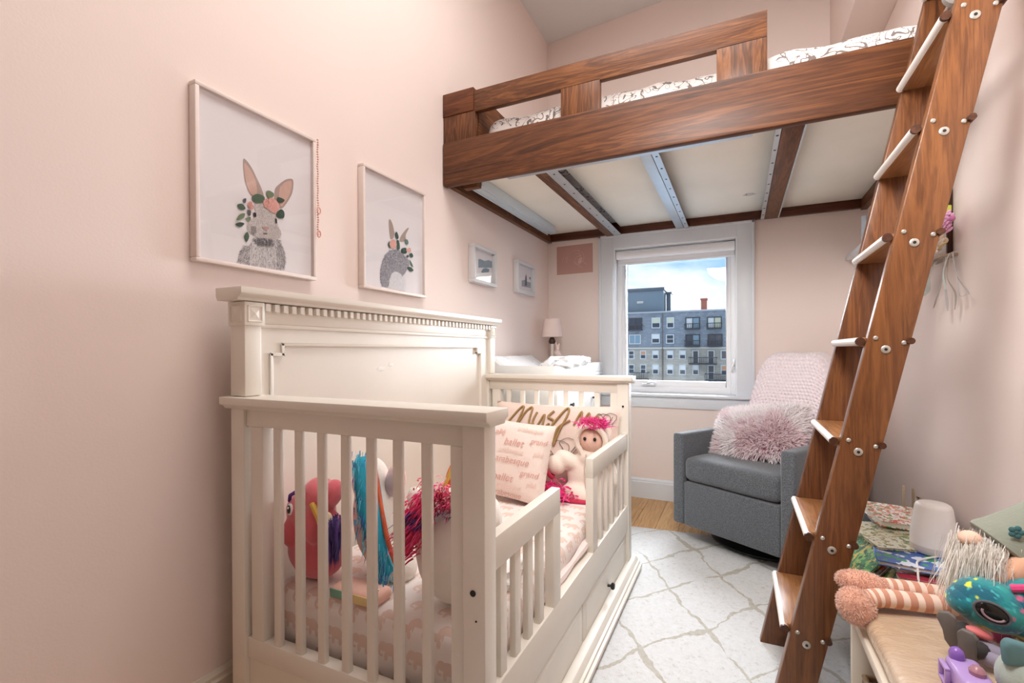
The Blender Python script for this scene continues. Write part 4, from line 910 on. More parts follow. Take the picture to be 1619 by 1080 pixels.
inkfur(p1, r1['body'], px_ + .0004, 2600, .012, lambda p: random.choice(('8f8b8d', 'cbc8c9', 'e2dfe0', 'd6d2d4') if abs(p[0] - .995) < .045 else ('8f8b8d', 'b8b4b5', '77747a', 'd0cccd')), 'fur_strokes')
inkfur(p1, r1['darkchest'], px_ + .0012, 260, .011, rg('6c6a6e', '7e7b7e', '59575b'), 'fur_strokes')
inkfur(p1, r1['head'], px_ + .0012, 1500, .007, lambda p: random.choice(('c2bbb8', 'd4cdca', 'b0a9a7', 'e0dad7')), 'fur_strokes'); inkfur(p1, r1['whisk'], px_ + .0016, 160, .008, rg('8b8686', '9a9494'), 'fur_strokes')
for k_, c, nm in (('nose', 'b48f8a', 'nose'), ('mouth', '6e5c5a', 'mouth'), ('eyeL', '2a2626', 'eye'), ('eyeR', '2a2626', 'eye')): flat(p1, r1[k_], px_ + .0026, IK(nm, c), nm)
for k_ in r1:
    if k_.startswith('leaf'): flat(p1, r1[k_], px_ + .0028, IK('leaf' + str(len(k_) + int(k_[-1]) % 3), ('2f4a3c', '4a6350', '6c7f62')[int(k_[-1]) % 3]), 'printed_leaf')
    if k_.startswith('rose'): flat(p1, r1[k_], px_ + .0032, IK('rose', 'dba49a'), 'rose'); inkfur(p1, r1[k_], px_ + .0034, 60, .006, rg('e8bcb2', 'c98a80', 'd89a90'), 'petals')
    if k_.startswith('berry'): flat(p1, r1[k_], px_ + .0028, IK('berry', '4b4e58'), 'berry')
t2, p2, px_ = framed('rabbit_picture', 'framed print of grey rabbit seen from behind with white tail', 1.415, 1.822, 1.298, 1.782, .030, .012, FRM)
flat(p2, r2['earL'], px_ + .0003, IK('ear', 'a8958c'), 'ear'); flat(p2, r2['earR'], px_ + .0003, IK('ear', 'a8958c'), 'ear'); flat(p2, r2['body'], px_ + .0004, IK('blue_grey_fur', '9c9ca6'), 'rabbit_body')
inkfur(p2, r2['body'], px_ + .0005, 2600, .010, rg('7c7c86', 'b2b2ba', 'c6c6cc', '696973'), 'fur_strokes', (0, -.5)); flat(p2, r2['tail'], px_ + .0018, IK('white_fur', 'dfe0e4'), 'tail'); inkfur(p2, r2['tail'], px_ + .002, 500, .012, rg('e8e9ec', 'd4d6dc', 'f0f0f2'), 'fur_strokes')
for k_ in r2:
    if k_.startswith('leaf'): flat(p2, r2[k_], px_ + .0028, IK('leaf' + k_[-1], ('35564c', '58766a', '2f4a40')[ord(k_[-1]) % 3]), 'printed_leaf')
    if k_ == 'berry': flat(p2, r2[k_], px_ + .0028, IK('berry', '4b4e58'), 'berry')
    if k_.startswith('rose'): flat(p2, r2[k_], px_ + .003, IK('rose', 'c9a49a'), 'rose')
t3, p3_, px_ = framed('small_picture', 'small silver-white frame with blue-grey snowy landscape print', 2.252, 2.524, 1.43, 1.642, .040, .020, FRM2, .022)
flat(p3_, p3['hill'], px_ + .0003, IK('hill', '8fa2b0'), 'hill', False); flat(p3_, p3['tree'], px_ + .0008, IK('dark_trees', '6d8494'), 'trees', False); inkfur(p3_, p3['hill'], px_ + .0006, 260, .012, rg('7f95a5', 'a9b8c2', '5f7686'), 'brush_strokes'); flat(p3_, p3['white'], px_ + .0014, IK('snow', 'f6f7f8'), 'snow', False)
t4, p4_, px_ = framed('small_picture', 'small silver-white frame with dark steeple print nearest the corner', 2.826, 3.108, 1.437, 1.650, .040, .022, FRM2, .022)
flat(p4_, p4['ground'], px_ + .0003, IK('ground', '9aa0ac'), 'ground', False); inkfur(p4_, p4['ground'], px_ + .0005, 200, .008, rg('7c828e', 'b4b9c2', '666c78'), 'brush_strokes'); flat(p4_, p4['steeple'], px_ + .0012, IK('steeple', '4d525e'), 'steeple', False); flat(p4_, p4['tree'], px_ + .0012, IK('tree', '6d7380'), 'tree')
bs = thing('bead_string', 'string of tiny pale pink beads hanging at right edge of larger rabbit picture', 'beads', (XL + .035, 1.19, 1.45)); bd = None
for k in range(40):
    z = 1.778 - k * .0083
    if bd is None: bd = MB().ell((XL + .034, 1.1905, z), .0034, nu=8, nv=6).build('bead', M('pale_pink_bead', 'e0b4a8', .4), bs); z00 = z
    else: copy_part(bd, (0, .001 * math.sin(k), z - z00), bs)
for z in (1.535, 1.455): MB().tube(ring((XL + .038, 1.191, z), .011, .007, 0, (1, 0, 0), 12), .0022, 6, True).build('ribbon_bow', M('pink_ribbon', 'e3ada0', .6), bs)
ps = tag(MB().hexa([(-1.266, YB - .0015, 1.636), (-.982, YB - .0015, 1.639), (-.982, YB, 1.639), (-1.266, YB, 1.636), (-1.267, YB - .0015, 1.852), (-.983, YB - .0015, 1.856), (-.983, YB, 1.856), (-1.267, YB, 1.852)]).build('poster', M('dusty_rose_paper', 'c49a90', .8, .03), None, 0), 'dusty rose paper print with pale line flower beside the window', 'poster')
ORG[ps.name] = Vector()
LNW = M('pale_ink', 'd9b9b0', .8)
for pts in ([(-1.20, 1.74), (-1.17, 1.79), (-1.12, 1.81), (-1.07, 1.80), (-1.05, 1.75), (-1.08, 1.71), (-1.12, 1.72), (-1.11, 1.76), (-1.07, 1.77)], [(-1.22, 1.73), (-1.21, 1.77), (-1.18, 1.76), (-1.19, 1.72)], [(-1.10, 1.82), (-1.08, 1.77), (-1.09, 1.70), (-1.06, 1.68)], [(-1.12, 1.79), (-1.08, 1.78), (-1.06, 1.73), (-1.03, 1.70)], [(-1.13, 1.73), (-1.1, 1.70), (-1.07, 1.73), (-1.09, 1.75)]):
    MB().tube(spline([(a, YB - .002, b) for a, b in pts], 6), .0012, 5).build('drawn_line', LNW, ps)
for a, b in ((-1.085, 1.742), (-1.075, 1.73), (-1.09, 1.725), (-1.07, 1.748), (-1.08, 1.72)): MB().ell((a, YB - .0018, b), (.008, .0006, .008), nu=10, nv=6).build('drawn_petal', LNW, ps)

# ================================================================== right wall: ledge, small photo, flower board
lg = tag(box('wall_ledge', (XR - .112, 2.80, 1.588), (XR - .001, YB - .02, 1.612), TRIM, None, .002), 'short white ledge on the right-hand wall behind the ladder below loft bed', 'shelf')
sp_ = thing('photo_block', 'small blue-grey photo block standing on the white wall ledge', 'photo', (.61, 3.11, 1.612))
MB().hexa([(.585, 3.06, 1.6125), (.605, 3.05, 1.6125), (.640, 3.16, 1.6125), (.620, 3.17, 1.6125), (.585, 3.06, 1.755), (.605, 3.05, 1.755), (.640, 3.16, 1.755), (.620, 3.17, 1.755)]).build('block', M('blue_grey_photo', 'b8c4d2', .4, .25, 40), sp_, .002)
fb = thing('flower_board', 'dark wooden board with pink fabric flower and hanging grey ribbons on right-hand wall', 'decoration', (.68, 2.24, 1.39))
MB().box((XR - .017, 2.213, 1.385), (XR - .001, 2.226, 1.625)).build('frame_side', wood('dark_board', 2, '2d1a10', '43291a', '573622'), fb, .002)
MB().box((XR - .017, 2.43, 1.385), (XR - .001, 2.443, 1.625)).build('frame_side', wood('dark_board', 2), fb, .002)
MB().box((XR - .012, 2.226, 1.385), (XR - .002, 2.43, 1.625)).build('board', M('cream_board', 'cfc5bd', .8), fb, .001)
MB().box((XR - .05, 2.17, 1.378), (XR - .001, 2.45, 1.388)).build('board_ledge', wood('pale_ledge', 1, '8d7565', 'a58f7d', 'b8a592'), fb, .001)
MB().box((XR - .045, 2.145, 1.527), (XR - .025, 2.26, 1.552)).build('lime_ribbon', M('lime_ribbon', 'b9c04a', .6), fb, .003)
PET = M('pink_petal', 'e4abcf', .8, .15, 40)
fl = MB().ell((XR - .045, 2.080, 1.490), .009).build('flower', M('deep_pink_petal', 'c977ac', .8), fb); pt = None
for k in range(44):
    a = k * 2.4; r_ = .006 + .0007 * k; c = Vector((XR - .060 + .0005 * k, 2.13 + r_ * math.cos(a), 1.490 + r_ * math.sin(a)))
    MB().ell(c, (.005, .010, .0065), (math.degrees(a) + 60, 35, 0), 10, 6).build('petal', PET, fl)
for c, r_ in (((XR - .045, 2.150, 1.43), .02), ((XR - .045, 2.190, 1.455), .018), ((XR - .05, 2.220, 1.42), .022), ((XR - .05, 2.185, 1.41), .017)):
    f_ = MB().ell(c, r_ * .6).build('cream_flower', M('cream_petal', 'd9c8b4', .8, .1, 30), fb)
    for k in range(6): MB().ell((c[0] - .005, c[1] + r_ * .7 * math.cos(k * 1.05), c[2] + r_ * .7 * math.sin(k * 1.05)), (.004, r_ * .5, r_ * .35), (math.degrees(k * 1.05), 0, 0), 10, 6).build('petal', M('cream_petal', 'd9c8b4'), f_)
MB().tube([(XR - .055, 2.09, 1.415), (XR - .057, 2.13, 1.413), (XR - .055, 2.16, 1.41)], .0025, 6).build('yellow_stem', M('yellow_stem', 'd0ae4c', .6), fb)
def ribbon(pts, w, mat, nm='ribbon'):
    p = spline(pts, 6); m_ = MB(); vs = []
    for i, q in enumerate(p):
        tw = Vector((.15 * math.sin(i * .4), 1, 0)).normalized(); vs += [q - tw * w * 1.5, q + tw * w * 1.5, q + tw * w * 1.5 + Vector((-.0006, 0, 0)), q - tw * w * 1.5 + Vector((-.0006, 0, 0))]
    fs = [(4 * i + k, 4 * i + (k + 1) % 4, 4 * i + 4 + (k + 1) % 4, 4 * i + 4 + k) for i in range(len(p) - 1) for k in range(4)] + [(3, 2, 1, 0), (len(vs) - 4, len(vs) - 3, len(vs) - 2, len(vs) - 1)]
    m_.add(vs, fs).build(nm, mat, fb)
RB1 = M('grey_ribbon', 'b3aca6', .5); RB2 = M('sage_ribbon', 'c0c6bd', .5); RB3 = M('taupe_ribbon', '9d8f84', .5); xr = XR - .03
ribbon([(xr, 2.180, 1.38), (xr - .01, 2.160, 1.30), (xr, 2.170, 1.22), (xr, 2.165, 1.185)], .006, RB1); ribbon([(xr, 2.140, 1.385), (xr - .015, 2.120, 1.30), (xr, 2.100, 1.24), (xr, 2.105, 1.185)], .004, RB3)
ribbon([(xr, 2.120, 1.385), (xr - .01, 2.060, 1.30), (xr, 2.010, 1.24), (xr, 1.990, 1.225)], .003, RB1); ribbon([(xr, 2.200, 1.385), (xr - .01, 2.180, 1.30), (xr - .01, 2.240, 1.23), (xr, 2.300, 1.205)], .004, RB3)
ribbon([(xr, 2.270, 1.38), (xr - .01, 2.310, 1.33), (xr, 2.370, 1.28), (xr, 2.400, 1.262)], .016, RB2); ribbon([(xr, 2.150, 1.385), (xr - .02, 2.140, 1.32), (xr - .01, 2.150, 1.26)], .005, RB2)
ribbon([(xr, 2.130, 1.385), (xr - .01, 2.050, 1.28), (xr - .01, 2.030, 1.225), (xr, 2.010, 1.228)], .002, RB1)

# ================================================================== bench with plastic-wrapped cushion
BX0, BX1, BY0, BY1 = .262, .684, -.25, 1.512
bn = thing('cubby_bench', 'low cream cubby bench along right-hand wall with soft toys on top', 'bench', ((BX0 + BX1) / 2, (BY0 + BY1) / 2, 0))
MB().box((BX0, BY0, .350), (BX1, BY1, .374)).build('bench_top', CREAMD, bn, .004)
MB().box((BX0 + .006, BY0, .02), (BX1, BY1, .04)).build('bottom_shelf', CREAMD, bn, .002)
MB().box((BX1 - .012, BY0, .0), (BX1, BY1, .35)).build('back_panel', CREAMD, bn, 0)
for y in (BY0, .33, .92, BY1 - .02): MB().box((BX0 + .003, y, 0), (BX1 - .012, y + .02, .350)).build('divider', CREAMD, bn, .002)
def plastic_mat():
    m, t, b = base_mat('plastic_wrapped_cushion'); v = coords(t, (5, 16, 8), (0, 0, .45)); w = tex(t, v, 3.0, 6, .6, 1.6)
    t.links.new(ramp(t, tex(t, coords(t), 6, 4), ((.35, 'cdaf8e'), (.65, 'dcc4aa'))), b.inputs['Base Color'])
    b.inputs['Roughness'].default_value = .45; b.inputs['Coat Weight'].default_value = 1; b.inputs['Coat Roughness'].default_value = .10; b.inputs['Coat IOR'].default_value = 2.3
    bp = _n(t, 'ShaderNodeBump'); bp.inputs['Strength'].default_value = 1; bp.inputs['Distance'].default_value = .05; t.links.new(w, bp.inputs['Height']); t.links.new(bp.outputs[0], b.inputs['Coat Normal'])
    bp2 = _n(t, 'ShaderNodeBump'); bp2.inputs['Strength'].default_value = .3; bp2.inputs['Distance'].default_value = .02; t.links.new(w, bp2.inputs['Height']); t.links.new(bp2.outputs[0], b.inputs['Normal']); return m
bc = thing('bench_cushion', 'beige cushion wrapped in shiny wrinkled clear plastic on cubby bench', 'cushion', ((BX0 + BX1) / 2, .6, .374))
soft_slab((BX0 + .008, BY0 + .02, .3745), (BX1 - .004, BY1 - .008, .424), .022, 30, 90, .004, 9, 5).build('cushion', plastic_mat(), bc)
def wicker_mat():
    m, t, b = base_mat('wicker'); v = coords(t); sp = _n(t, 'ShaderNodeSeparateXYZ'); t.links.new(v, sp.inputs[0])
    a = mth(t, 'SINE', mth(t, 'MULTIPLY', mth(t, 'ADD', sp.outputs[0], sp.outputs[1]), 260)); c = mth(t, 'SINE', mth(t, 'MULTIPLY', sp.outputs[2], 420)); w = mth(t, 'MULTIPLY', a, c)
    t.links.new(ramp(t, mth(t, 'ADD', mth(t, 'MULTIPLY', w, .5), .5), ((.15, '5c4633'), (.5, 'b39a7c'), (.8, 'd8c6ac'))), b.inputs['Base Color']); b.inputs['Roughness'].default_value = .8; bump(t, b, w, .6, .004); return m
bk_ = thing('wicker_basket', 'woven basket of dress-up things inside the far cubby of bench', 'basket', (.45, 1.21, .04))
def bskt(z0, z1, i0, i1):
    x0, x1, y0, y1 = .285, .655, .96, 1.475; return (x0 - i1, y0 - i1), (x1 + i1, y1 + i1), (x0 - i0, y0 - i0), (x1 + i0, y1 + i0)
w_ = MB()
for a, b in (((.283, .96, .041), (.293, 1.475, .215)), ((.645, .96, .041), (.655, 1.475, .215)), ((.293, .96, .041), (.645, .97, .215)), ((.293, 1.465, .041), (.645, 1.475, .215))): MB().box(a, b).build('basket_side', wicker_mat() if 'wk' not in globals() else wk, bk_, .003)
MB().box((.293, .97, .041), (.645, 1.465, .05)).build('basket_bottom', M('wicker_plain', 'a58c6e'), bk_, 0)
MB().tube([(.288, .965, .218), (.65, .965, .218), (.65, 1.47, .218), (.288, 1.47, .218)], .008, 8, True).build('basket_rim', M('wicker_plain', 'a58c6e', .8, .2, 60), bk_)
SEQ = M('black_sequin', '14161c', .25, .9, 260, .8, 240, spec=.8)
tag(MB().ell((.31, 1.235, .245), (.055, .075, .036), (10, 25, 0), 34, 20, .08).build('sequin_bag', SEQ), 'black sequinned pouch poking out of wicker basket in bench', 'pouch')
tag(MB().ell((.335, 1.33, .262), (.045, .05, .05), (0, 20, 0), 24, 14, .25).build('red_cloth', M('red_satin', 'd0302c', .45, .08)), 'bright red cloth bundled in wicker basket behind sequinned pouch', 'cloth')
tag(MB().ell((.36, 1.41, .265), (.05, .045, .055), (0, 10, 0), 24, 14, .3).build('black_cloth', M('black_cloth', '1d1b1d', .8)), 'black cloth bundled in wicker basket beside the red cloth', 'cloth')

# gnome with striped legs
gn = thing('gnome_doll', 'plush gnome with olive felt hat, white beard and long peach striped legs', 'doll', (.56, 1.42, .424))
FELT = M('olive_felt', '8b9183', .97, .15, 16, .3, 150, sheen=.4)
MB().ell((.60, 1.42, .50), (.075, .065, .078)).ell((.575, 1.415, .58), (.06, .06, .055)).build('body', M('grey_knit', 'a9a59c', .95, .1, 60), gn, remesh=.007)
hax = Vector((.68, .06, .73)).normalized(); hc = Vector((.525, 1.395, .612))
MB().lathe([(.068, -.004), (.074, 0), (.074, .008), (.066, .03), (.055, .075), (.042, .13), (.026, .19), (.010, .235), (.003, .245)], hc, 30, hax).build('hat', FELT, gn)
fc = Vector((.517, 1.335, .672))
fw_ = MB().ell(fc, .006).build('felt_flower', M('teal_felt', '3f6c70', .9), gn)
for k in range(5): MB().ell(fc + Vector((.008 * math.cos(k * 1.257), -.003, .008 * math.sin(k * 1.257))), (.006, .003, .006), nu=10, nv=6).build('petal', M('teal_felt', '3f6c70'), fw_)
MB().ell((.452, 1.355, .640), (.021, .019, .017)).build('nose', M('peach_skin', 'e6c2ad', .9), gn)
rt = [(Vector((.468 + random.gauss(0, .016), 1.36 + random.gauss(0, .022), .622 + random.gauss(0, .010))), (random.gauss(-.12, .12), random.gauss(-.05, .12), -1)) for _ in range(7000)]
MB().ell((.472, 1.375, .575), (.028, .03, .055)).build('beard_base', M('beard_wool', 'e4e0d8', .95), gn)
strands('beard', gn, rt, PL, .10, .0008, .2, .10, 4, ('f2efe9', 'f8f6f2', 'e8e3da', 'ded8cd'))
CORD = M('peach_corduroy', 'd8a98c', .95, .1, 60)
MB().tube(spline([(.545, 1.335, .615), (.505, 1.325, .585), (.455, 1.325, .545)], 5), [.022, .023, .024, .024, .024, .024, .024, .024, .024, .026, .026], 12).build('arm', CORD, gn)
PEA = M('peach_fuzz', 'dfaa92', .95, .08, 20, .3, 120, sheen=.6)
def striped_leg(pts, r, foot, frad, froty):
    p = spline(pts, 10); n = len(p); lg_ = MB().tube(p, r, 14).build('leg', M('pale_peach_knit', 'ead0bf', .95, .05, 30), gn)
    k = 0
    acc = 0
    for i in range(1, n - 2, 4): MB().tube([p[i], p[i + 1], p[i + 2]], r * 1.035, 14).build('stripe', M('terracotta_knit', 'c9917a', .95, .06, 40), lg_)
    fo = MB().ell(foot, frad, froty, 26, 16, .06).build('foot', PEA, gn)
    rts = []
    for _ in range(4000):
        d = Vector((random.gauss(0, 1), random.gauss(0, 1), random.gauss(0, 1))).normalized(); q = Euler([R(a) for a in froty]).to_matrix()
        rts.append((Vector(foot) + q @ Vector((d.x * frad[0] * .98, d.y * frad[1] * .98, d.z * frad[2] * .98)), q @ d))
    strands('fuzz', fo, rts, PL, .007, .0006, .1, .5, 2, ('dfac94', 'e8c0aa', 'd59c82'), tip='eed6c8')
striped_leg([(.53, 1.45, .455), (.46, 1.44, .452), (.38, 1.425, .452), (.31, 1.405, .456), (.275, 1.392, .452)], .021, (.252, 1.375, .437), (.036, .034, .046), (15, -25, 0))
striped_leg([(.54, 1.49, .458), (.47, 1.488, .455), (.40, 1.478, .458), (.34, 1.462, .462), (.31, 1.455, .462)], .021, (.278, 1.442, .468), (.058, .03, .027), (0, 8, 10))

# turquoise creature plush
fs_ = thing('teal_creature_plush', 'shimmering teal plush creature with big dark eye, yellow chin and pink crest', 'plush toy', (.52, 1.29, .424))
def teal_tint(p):
    n = noise.noise(p * 70); g = noise.noise(p * 24); h = noise.noise(p * 120 + Vector((3, 1, 2)))
    if p.z < .500 + .010 * g + max(0, p.x - .40) * -.12 and p.x < .53: return 'd8cf3c' if n > -.1 else '8fae3c'
    if p.x < .442 and p.z > .53 and n > .30: return 'd6dc44'
    if p.x > .475 and p.z > .52 and n > .40: return 'd0648c'
    if h > .35: return '3fb0b4'
    return ('0c5f74', '0f7480', '13888c', '1b9a94')[max(0, min(3, int((g + .5) * 4)))]
fbm = MB().ell((.462, 1.29, .530), (.066, .052, .050), (0, 10, 0), 90, 60).ell((.420, 1.285, .532), (.030, .036, .028), None, 60, 40).ell((.535, 1.295, .530), (.075, .055, .062), None, 90, 60).ell((.61, 1.30, .510), (.07, .055, .075), None, 60, 40)
bd_ = fbm.build('body', PL, fs_); set_tint(bd_.data, teal_tint, ORG[fs_.name])
MB().ell((.445, 1.2385, .536), (.027, .010, .017), (0, 24, -6), 26, 16).build('eye', EYEB, fs_)
q24 = Euler((0, R(24), R(-6))).to_matrix()
MB().tube([Vector((.445, 1.236, .536)) + q24 @ Vector((.028 * math.cos(a), 0, .018 * math.sin(a))) for a in [k * math.pi / 14 for k in range(28)]], .0028, 8, True).build('eye_rim', M('pewter', '6c7078', .3, metal=.4), fs_)
MB().tube([Vector((.445, 1.2295, .536)) + q24 @ Vector((.017 * math.cos(a), .001, .011 * math.sin(a))) for a in [math.pi + k * math.pi / 14 for k in range(15)]], .0022, 8).build('iris_arc', M('rose_iris', 'a88f98', .3), fs_)  # rose arc along the lower half of the eye
MB().tube(spline([(.485, 1.27, .577), (.52, 1.262, .588), (.56, 1.265, .590), (.62, 1.27, .585)], 5), .008, 8).build('crest', M('pink_shimmer', 'd8487e', .4, .15, 60), fs_)
MB().ell((.430, 1.250, .486), (.022, .014, .009), (0, 15, 0)).build('tongue', M('coral_tongue', 'e07878', .6), fs_)
cb = MB().ell((.545, 1.352, .578), (.042, .035, .040)).ell((.56, 1.355, .49), (.05, .035, .066)).build('cream_ball_plush', M('cream_plush', 'ecdcb4', .95, .05, 20, .3, 100), None, remesh=.006)
tag(cb, 'round cream plush ball behind the teal plush creature', 'plush toy')
sq = thing('magenta_spotted_plush', 'white plush with magenta spots between gnome and teal plush creature', 'plush toy', (.50, 1.345, .424))
spb = MB().ell((.490, 1.35, .572), (.034, .026, .026), None, 60, 40).ell((.50, 1.355, .495), (.035, .026, .070), None, 40, 30).build('body', PL, sq)
set_tint(spb.data, lambda p: 'b8408c' if noise.noise(p * 34) > .10 else 'e4dcea', ORG[sq.name])

# fallen doll with dark boots
fd = thing('fallen_doll', 'doll lying on bench with dark grey boot soles towards the room', 'doll', (.46, 1.25, .424))
BOOT = M('dark_grey_rubber', '3c3a38', .6, .1); SOLE = M('grey_sole', '6d6863', .7, .08, 30)
for c, rot in (((.384, 1.238, .487), (8, -16, -30)), ((.400, 1.212, .470), (8, 4, -35))):
    q = Euler([R(a) for a in rot]).to_matrix(); pf = [(-.011, -.036), (.011, -.037), (.015, -.02), (.013, .008), (.016, .026), (.008, .036), (-.008, .036), (-.015, .026), (-.013, .0), (-.016, -.02)]
    vs = [Vector(c) + q @ Vector((a, -.005, b)) for a, b in pf] + [Vector(c) + q @ Vector((a, .005, b)) for a, b in pf]; n = len(pf)
    so_ = MB().add(vs, [(i, (i + 1) % n, n + (i + 1) % n, n + i) for i in range(n)] + [tuple(range(n))[::-1], tuple(range(n, 2 * n))]).build('boot_sole', SOLE, fd, .002)
    MB().tube([Vector(c) + q @ Vector((0, .006, -.012)), Vector(c) + q @ Vector((.004, .022, -.012)), Vector(c) + q @ Vector((.012, .04, -.016))], [.016, .018, .014], 12).build('boot', BOOT, so_)
MB().tube([(.40, 1.262, .470), (.46, 1.235, .455), (.54, 1.225, .455)], .015, 10).build('leg', M('lilac_grey_cloth', '9a92a4', .9), fd); MB().tube([(.415, 1.238, .452), (.47, 1.215, .445), (.54, 1.21, .452)], .015, 10).build('leg', M('lilac_grey_cloth', '9a92a4'), fd)
MB().ell((.57, 1.215, .468), (.05, .035, .042)).build('body', M('lilac_grey_cloth', '9a92a4'), fd)
# lilac plastic toy
lt = thing('lilac_plastic_toy', 'glossy lilac plastic toy with rounded knobs at front of bench cushion', 'toy', (.375, 1.14, .424))
LIL = M('lilac_plastic', 'b79bd6', .25, .05, spec=.6); PURP = M('violet_plastic', '8a62b8', .25, .05, spec=.6)
MB().box((.352, 1.08, .4245), (.402, 1.172, .472)).build('body', LIL, lt, .010, 3)
MB().lathe([(.011, 0), (.012, .010), (.009, .018), (.003, .022)], (.368, 1.160, .470), 18).build('knob', PURP, lt); MB().lathe([(.011, 0), (.012, .008), (.008, .014), (.003, .017)], (.382, 1.115, .471), 18).build('knob', M('copper_plastic', 'a87a86', .25), lt)
for a, b in (((.342, 1.13, .43), (.350, 1.165, .435)), ((.342, 1.13, .458), (.350, 1.165, .463)), ((.342, 1.13, .435), (.350, 1.135, .458)), ((.342, 1.16, .435), (.350, 1.165, .458))): MB().box(a, b).build('window_bar', LIL, lt, .001)
MB().tube([(.346, 1.148, .43), (.346, 1.11, .429), (.352, 1.09, .429)], .0045, 8).build('handle', PURP, lt)
# grey-green cat plush
ct = thing('grey_green_plush', 'grey-green plush animal with teal pointed ear nearest the camera on bench', 'plush toy', (.46, 1.12, .424))
GGP = M('grey_green_plush', 'a9b8b0', .95, .08, 16, .3, 120, sheen=.4); TEA = M('teal_ear_plush', '5d8288', .95, .1, 20)
MB().ell((.462, 1.12, .478), (.056, .045, .054)).ell((.53, 1.125, .472), (.07, .05, .048)).build('head', GGP, ct, remesh=.006)
MB().prism([(.412, .505), (.409, .540), (.416, .552), (.440, .548), (.470, .532), (.476, .520)], 1, 1.095, 1.115).build('ear', TEA, ct, .008, 3)

# ================================================================== books by the wall and smart speaker
cr = thing('book_crate', 'low dark wooden crate under the pile of books beside armchair', 'crate', (.52, 1.95, 0))
DKW = wood('dark_crate_wood', 1, '2a1b13', '3c281c', '4c3526')
for a, b in (((.385, 1.58, .008), (.68, 2.36, .03)), ((.385, 1.58, .03), (.40, 2.36, .25)), ((.665, 1.58, .03), (.68, 2.36, .25)), ((.40, 1.58, .03), (.665, 1.595, .25)), ((.40, 2.345, .03), (.665, 2.36, .25)), ((.385, 1.58, .25), (.68, 2.36, .3345))): MB().box(a, b).build('board', DKW, cr, .002)
def cover_mat(name, ground, spots, scale=40, thr=.55):
    m, t, b = base_mat(name); v = coords(t); prev = ground
    for i, c in enumerate(spots):
        f = mth(t, 'GREATER_THAN', tex(t, coords(t, (1, 1, 1), (i * .7, i, i * 2.1)), scale * (1 + .35 * i), 2), thr); prev = mixc(t, f, prev, c)
    if isinstance(prev, str): b.inputs['Base Color'].default_value = rgba(prev)
    else: t.links.new(prev, b.inputs['Base Color'])
    b.inputs['Roughness'].default_value = .35; return m
PAGES = M('book_pages', 'e9e4da', .8, .06, 120)
def book(label, c, size, rz, cov, tilt=(0, 0), th=.0025):
    """c = middle of its underside; covers, spine and page block"""
    t = thing('book', label, 'book', c, group=None, local=True); t.rotation_euler = (R(tilt[0]), R(tilt[1]), R(rz)); a, b_, h = size[0] / 2, size[1] / 2, size[2]
    MB().box((-a, -b_, 0), (a, b_, th)).build('cover', cov, t, .0008, 1); MB().box((-a, -b_, h - th), (a, b_, h)).build('cover', cov, t, .0008, 1)
    MB().box((a - th, -b_, th), (a, b_, h - th)).build('spine', cov, t, 0); MB().box((-a + .004, -b_ + .004, th), (a - th, b_ - .004, h - th)).build('pages', PAGES, t, 0); return t
book('dark green covered book at the bottom of the pile by the armchair', (.53, 1.80, .3355), (.25, .24, .03), 3, cover_mat('green_cover', '2c5a40', ['3f7a52'], 30))
book('large white-paged book with crimson top cover in the pile', (.53, 1.80, .366), (.235, .25, .042), -2, cover_mat('crimson_cover', 'a83448', ['b84a58'], 20))
book('thin grey picture book sliding out under the blue book', (.52, 1.86, .4085), (.26, .27, .012), 8, cover_mat('grey_cover', '7e8c96', ['a8b4ba'], 25))
book('large blue picture book with white swirls on top of pile under speaker', (.515, 1.83, .4212), (.27, .27, .014), -6, cover_mat('blue_cover', '3f66b0', ['5f8ed0', 'dfe8f4', '3f9a6a'], 16, .58))
book('pale picture book with small green figures lying left on the blue book', (.455, 1.94, .4358), (.20, .24, .008), 14, cover_mat('pale_green_cover', 'e8ead6', ['9cb27c', '6a7c58', 'c9b074'], 46, .60))
bxw = tag(MB().box((.43, 2.06, .4305), (.62, 2.16, .4515)).build('white_box', M('grey_white_box', 'b9bcbd', .6, .1, 20), None, .003), 'grey-white box on the crate under the red floral book', 'box')
MB_pad = tag(MB().box((.41, 2.03, .3352), (.65, 2.24, .43)).build('storage_box', M('charcoal_box', '4a4c50', .7), None, .003), 'charcoal box on the dark crate behind the pile of books', 'box')
book('white board book with red and green floral cover tilted on top', (.53, 2.09, .452), (.24, .19, .020), 10, cover_mat('floral_cover', 'eceae6', ['d2543c', '4c9a5c', 'd97a5c'], 48, .57), (4, 5))
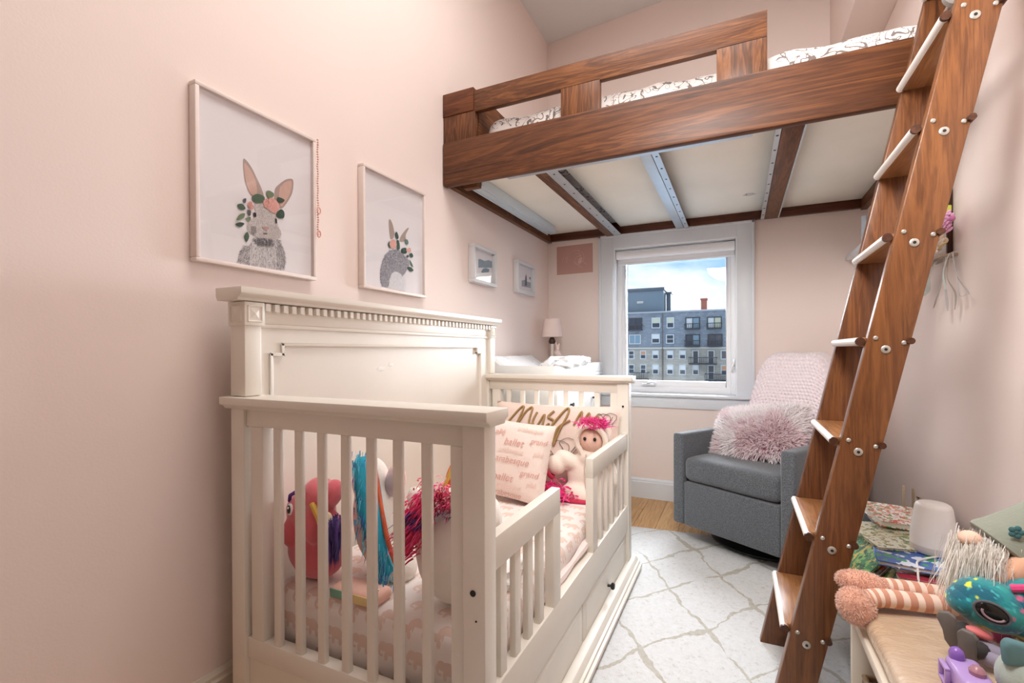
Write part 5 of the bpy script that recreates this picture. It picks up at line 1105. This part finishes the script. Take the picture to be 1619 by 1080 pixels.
for k, (lab, cv, dx) in enumerate((('thin book with green patterned cover leaning at left of pile', cover_mat('leaf_cover', '3f8a4c', ['86b85c', '2c5a3a', 'd8b84a'], 40, .58), 0), ('thin book with red and dark cover leaning second at left of pile', cover_mat('red_dark_cover', '4c4644', ['c2402c', '8a847c'], 30, .55), .018), ('thin book with pale yellow-green cover leaning third at left of pile', cover_mat('lime_cover', 'b9c48c', ['e2e6c4', '7a9a5a'], 30, .55), .036), ('thin slate-grey book leaning against the pile beside lime book', cover_mat('slate_cover', '6c7a82', ['8d9aa0'], 25), .054))):
    book(lab, (.338 + dx, 1.86 - .012 * k, .362 + .001 * k), (.16, .22, .009), 8, cv, (0, -52))
spk = thing('smart_speaker', 'white rounded cone-shaped speaker standing on the pile of books', 'speaker', (.533, 1.85, .4358))
MB().lathe([(.040, 0), (.052, .002), (.056, .010), (.0565, .024)], (.533, 1.85, .4358), 40).build('base', M('speaker_base', 'dcd2ce', .5), spk)
MB().lathe([(.0568, .0245), (.056, .05), (.050, .10), (.045, .136), (.042, .144), (.034, .149), (.01, .150)], (.533, 1.85, .4358), 40).build('body', M('speaker_shell', 'f0ebe7', .45, .01), spk)
MB().tube(spline([(.53, 1.80, .441), (.47, 1.745, .4395), (.455, 1.70, .43), (.45, 1.665, .38), (.448, 1.655, .338)], 6), .0028, 8).build('power_cord', M('white_cord', 'ece8e4', .5), spk)
rk = thing('wooden_easel', 'small open wooden easel frame behind books against right-hand wall', 'easel', (.62, 2.30, .3352))
for a, b in (((.60, 2.25, .3352), (.608, 2.262, .50)), ((.655, 2.25, .3352), (.663, 2.262, .475)), ((.60, 2.30, .3352), (.608, 2.312, .515)), ((.57, 2.30, .3352), (.578, 2.312, .525))): MB().box(a, b).build('post', wood('pale_easel_wood', 2, '9c8a74', 'b7a58e', 'cbbba6'), rk, .001)
MB().hexa([(.60, 2.25, .495), (.60, 2.26, .495), (.663, 2.26, .468), (.663, 2.25, .468), (.60, 2.25, .503), (.60, 2.26, .503), (.663, 2.26, .476), (.663, 2.25, .476)]).build('rail', wood('pale_easel_wood', 2), rk, 0)
for z in (.43, .455): MB().box((.608, 2.253, z), (.655, 2.257, z + .006)).build('rail', wood('pale_easel_wood', 2), rk, 0)
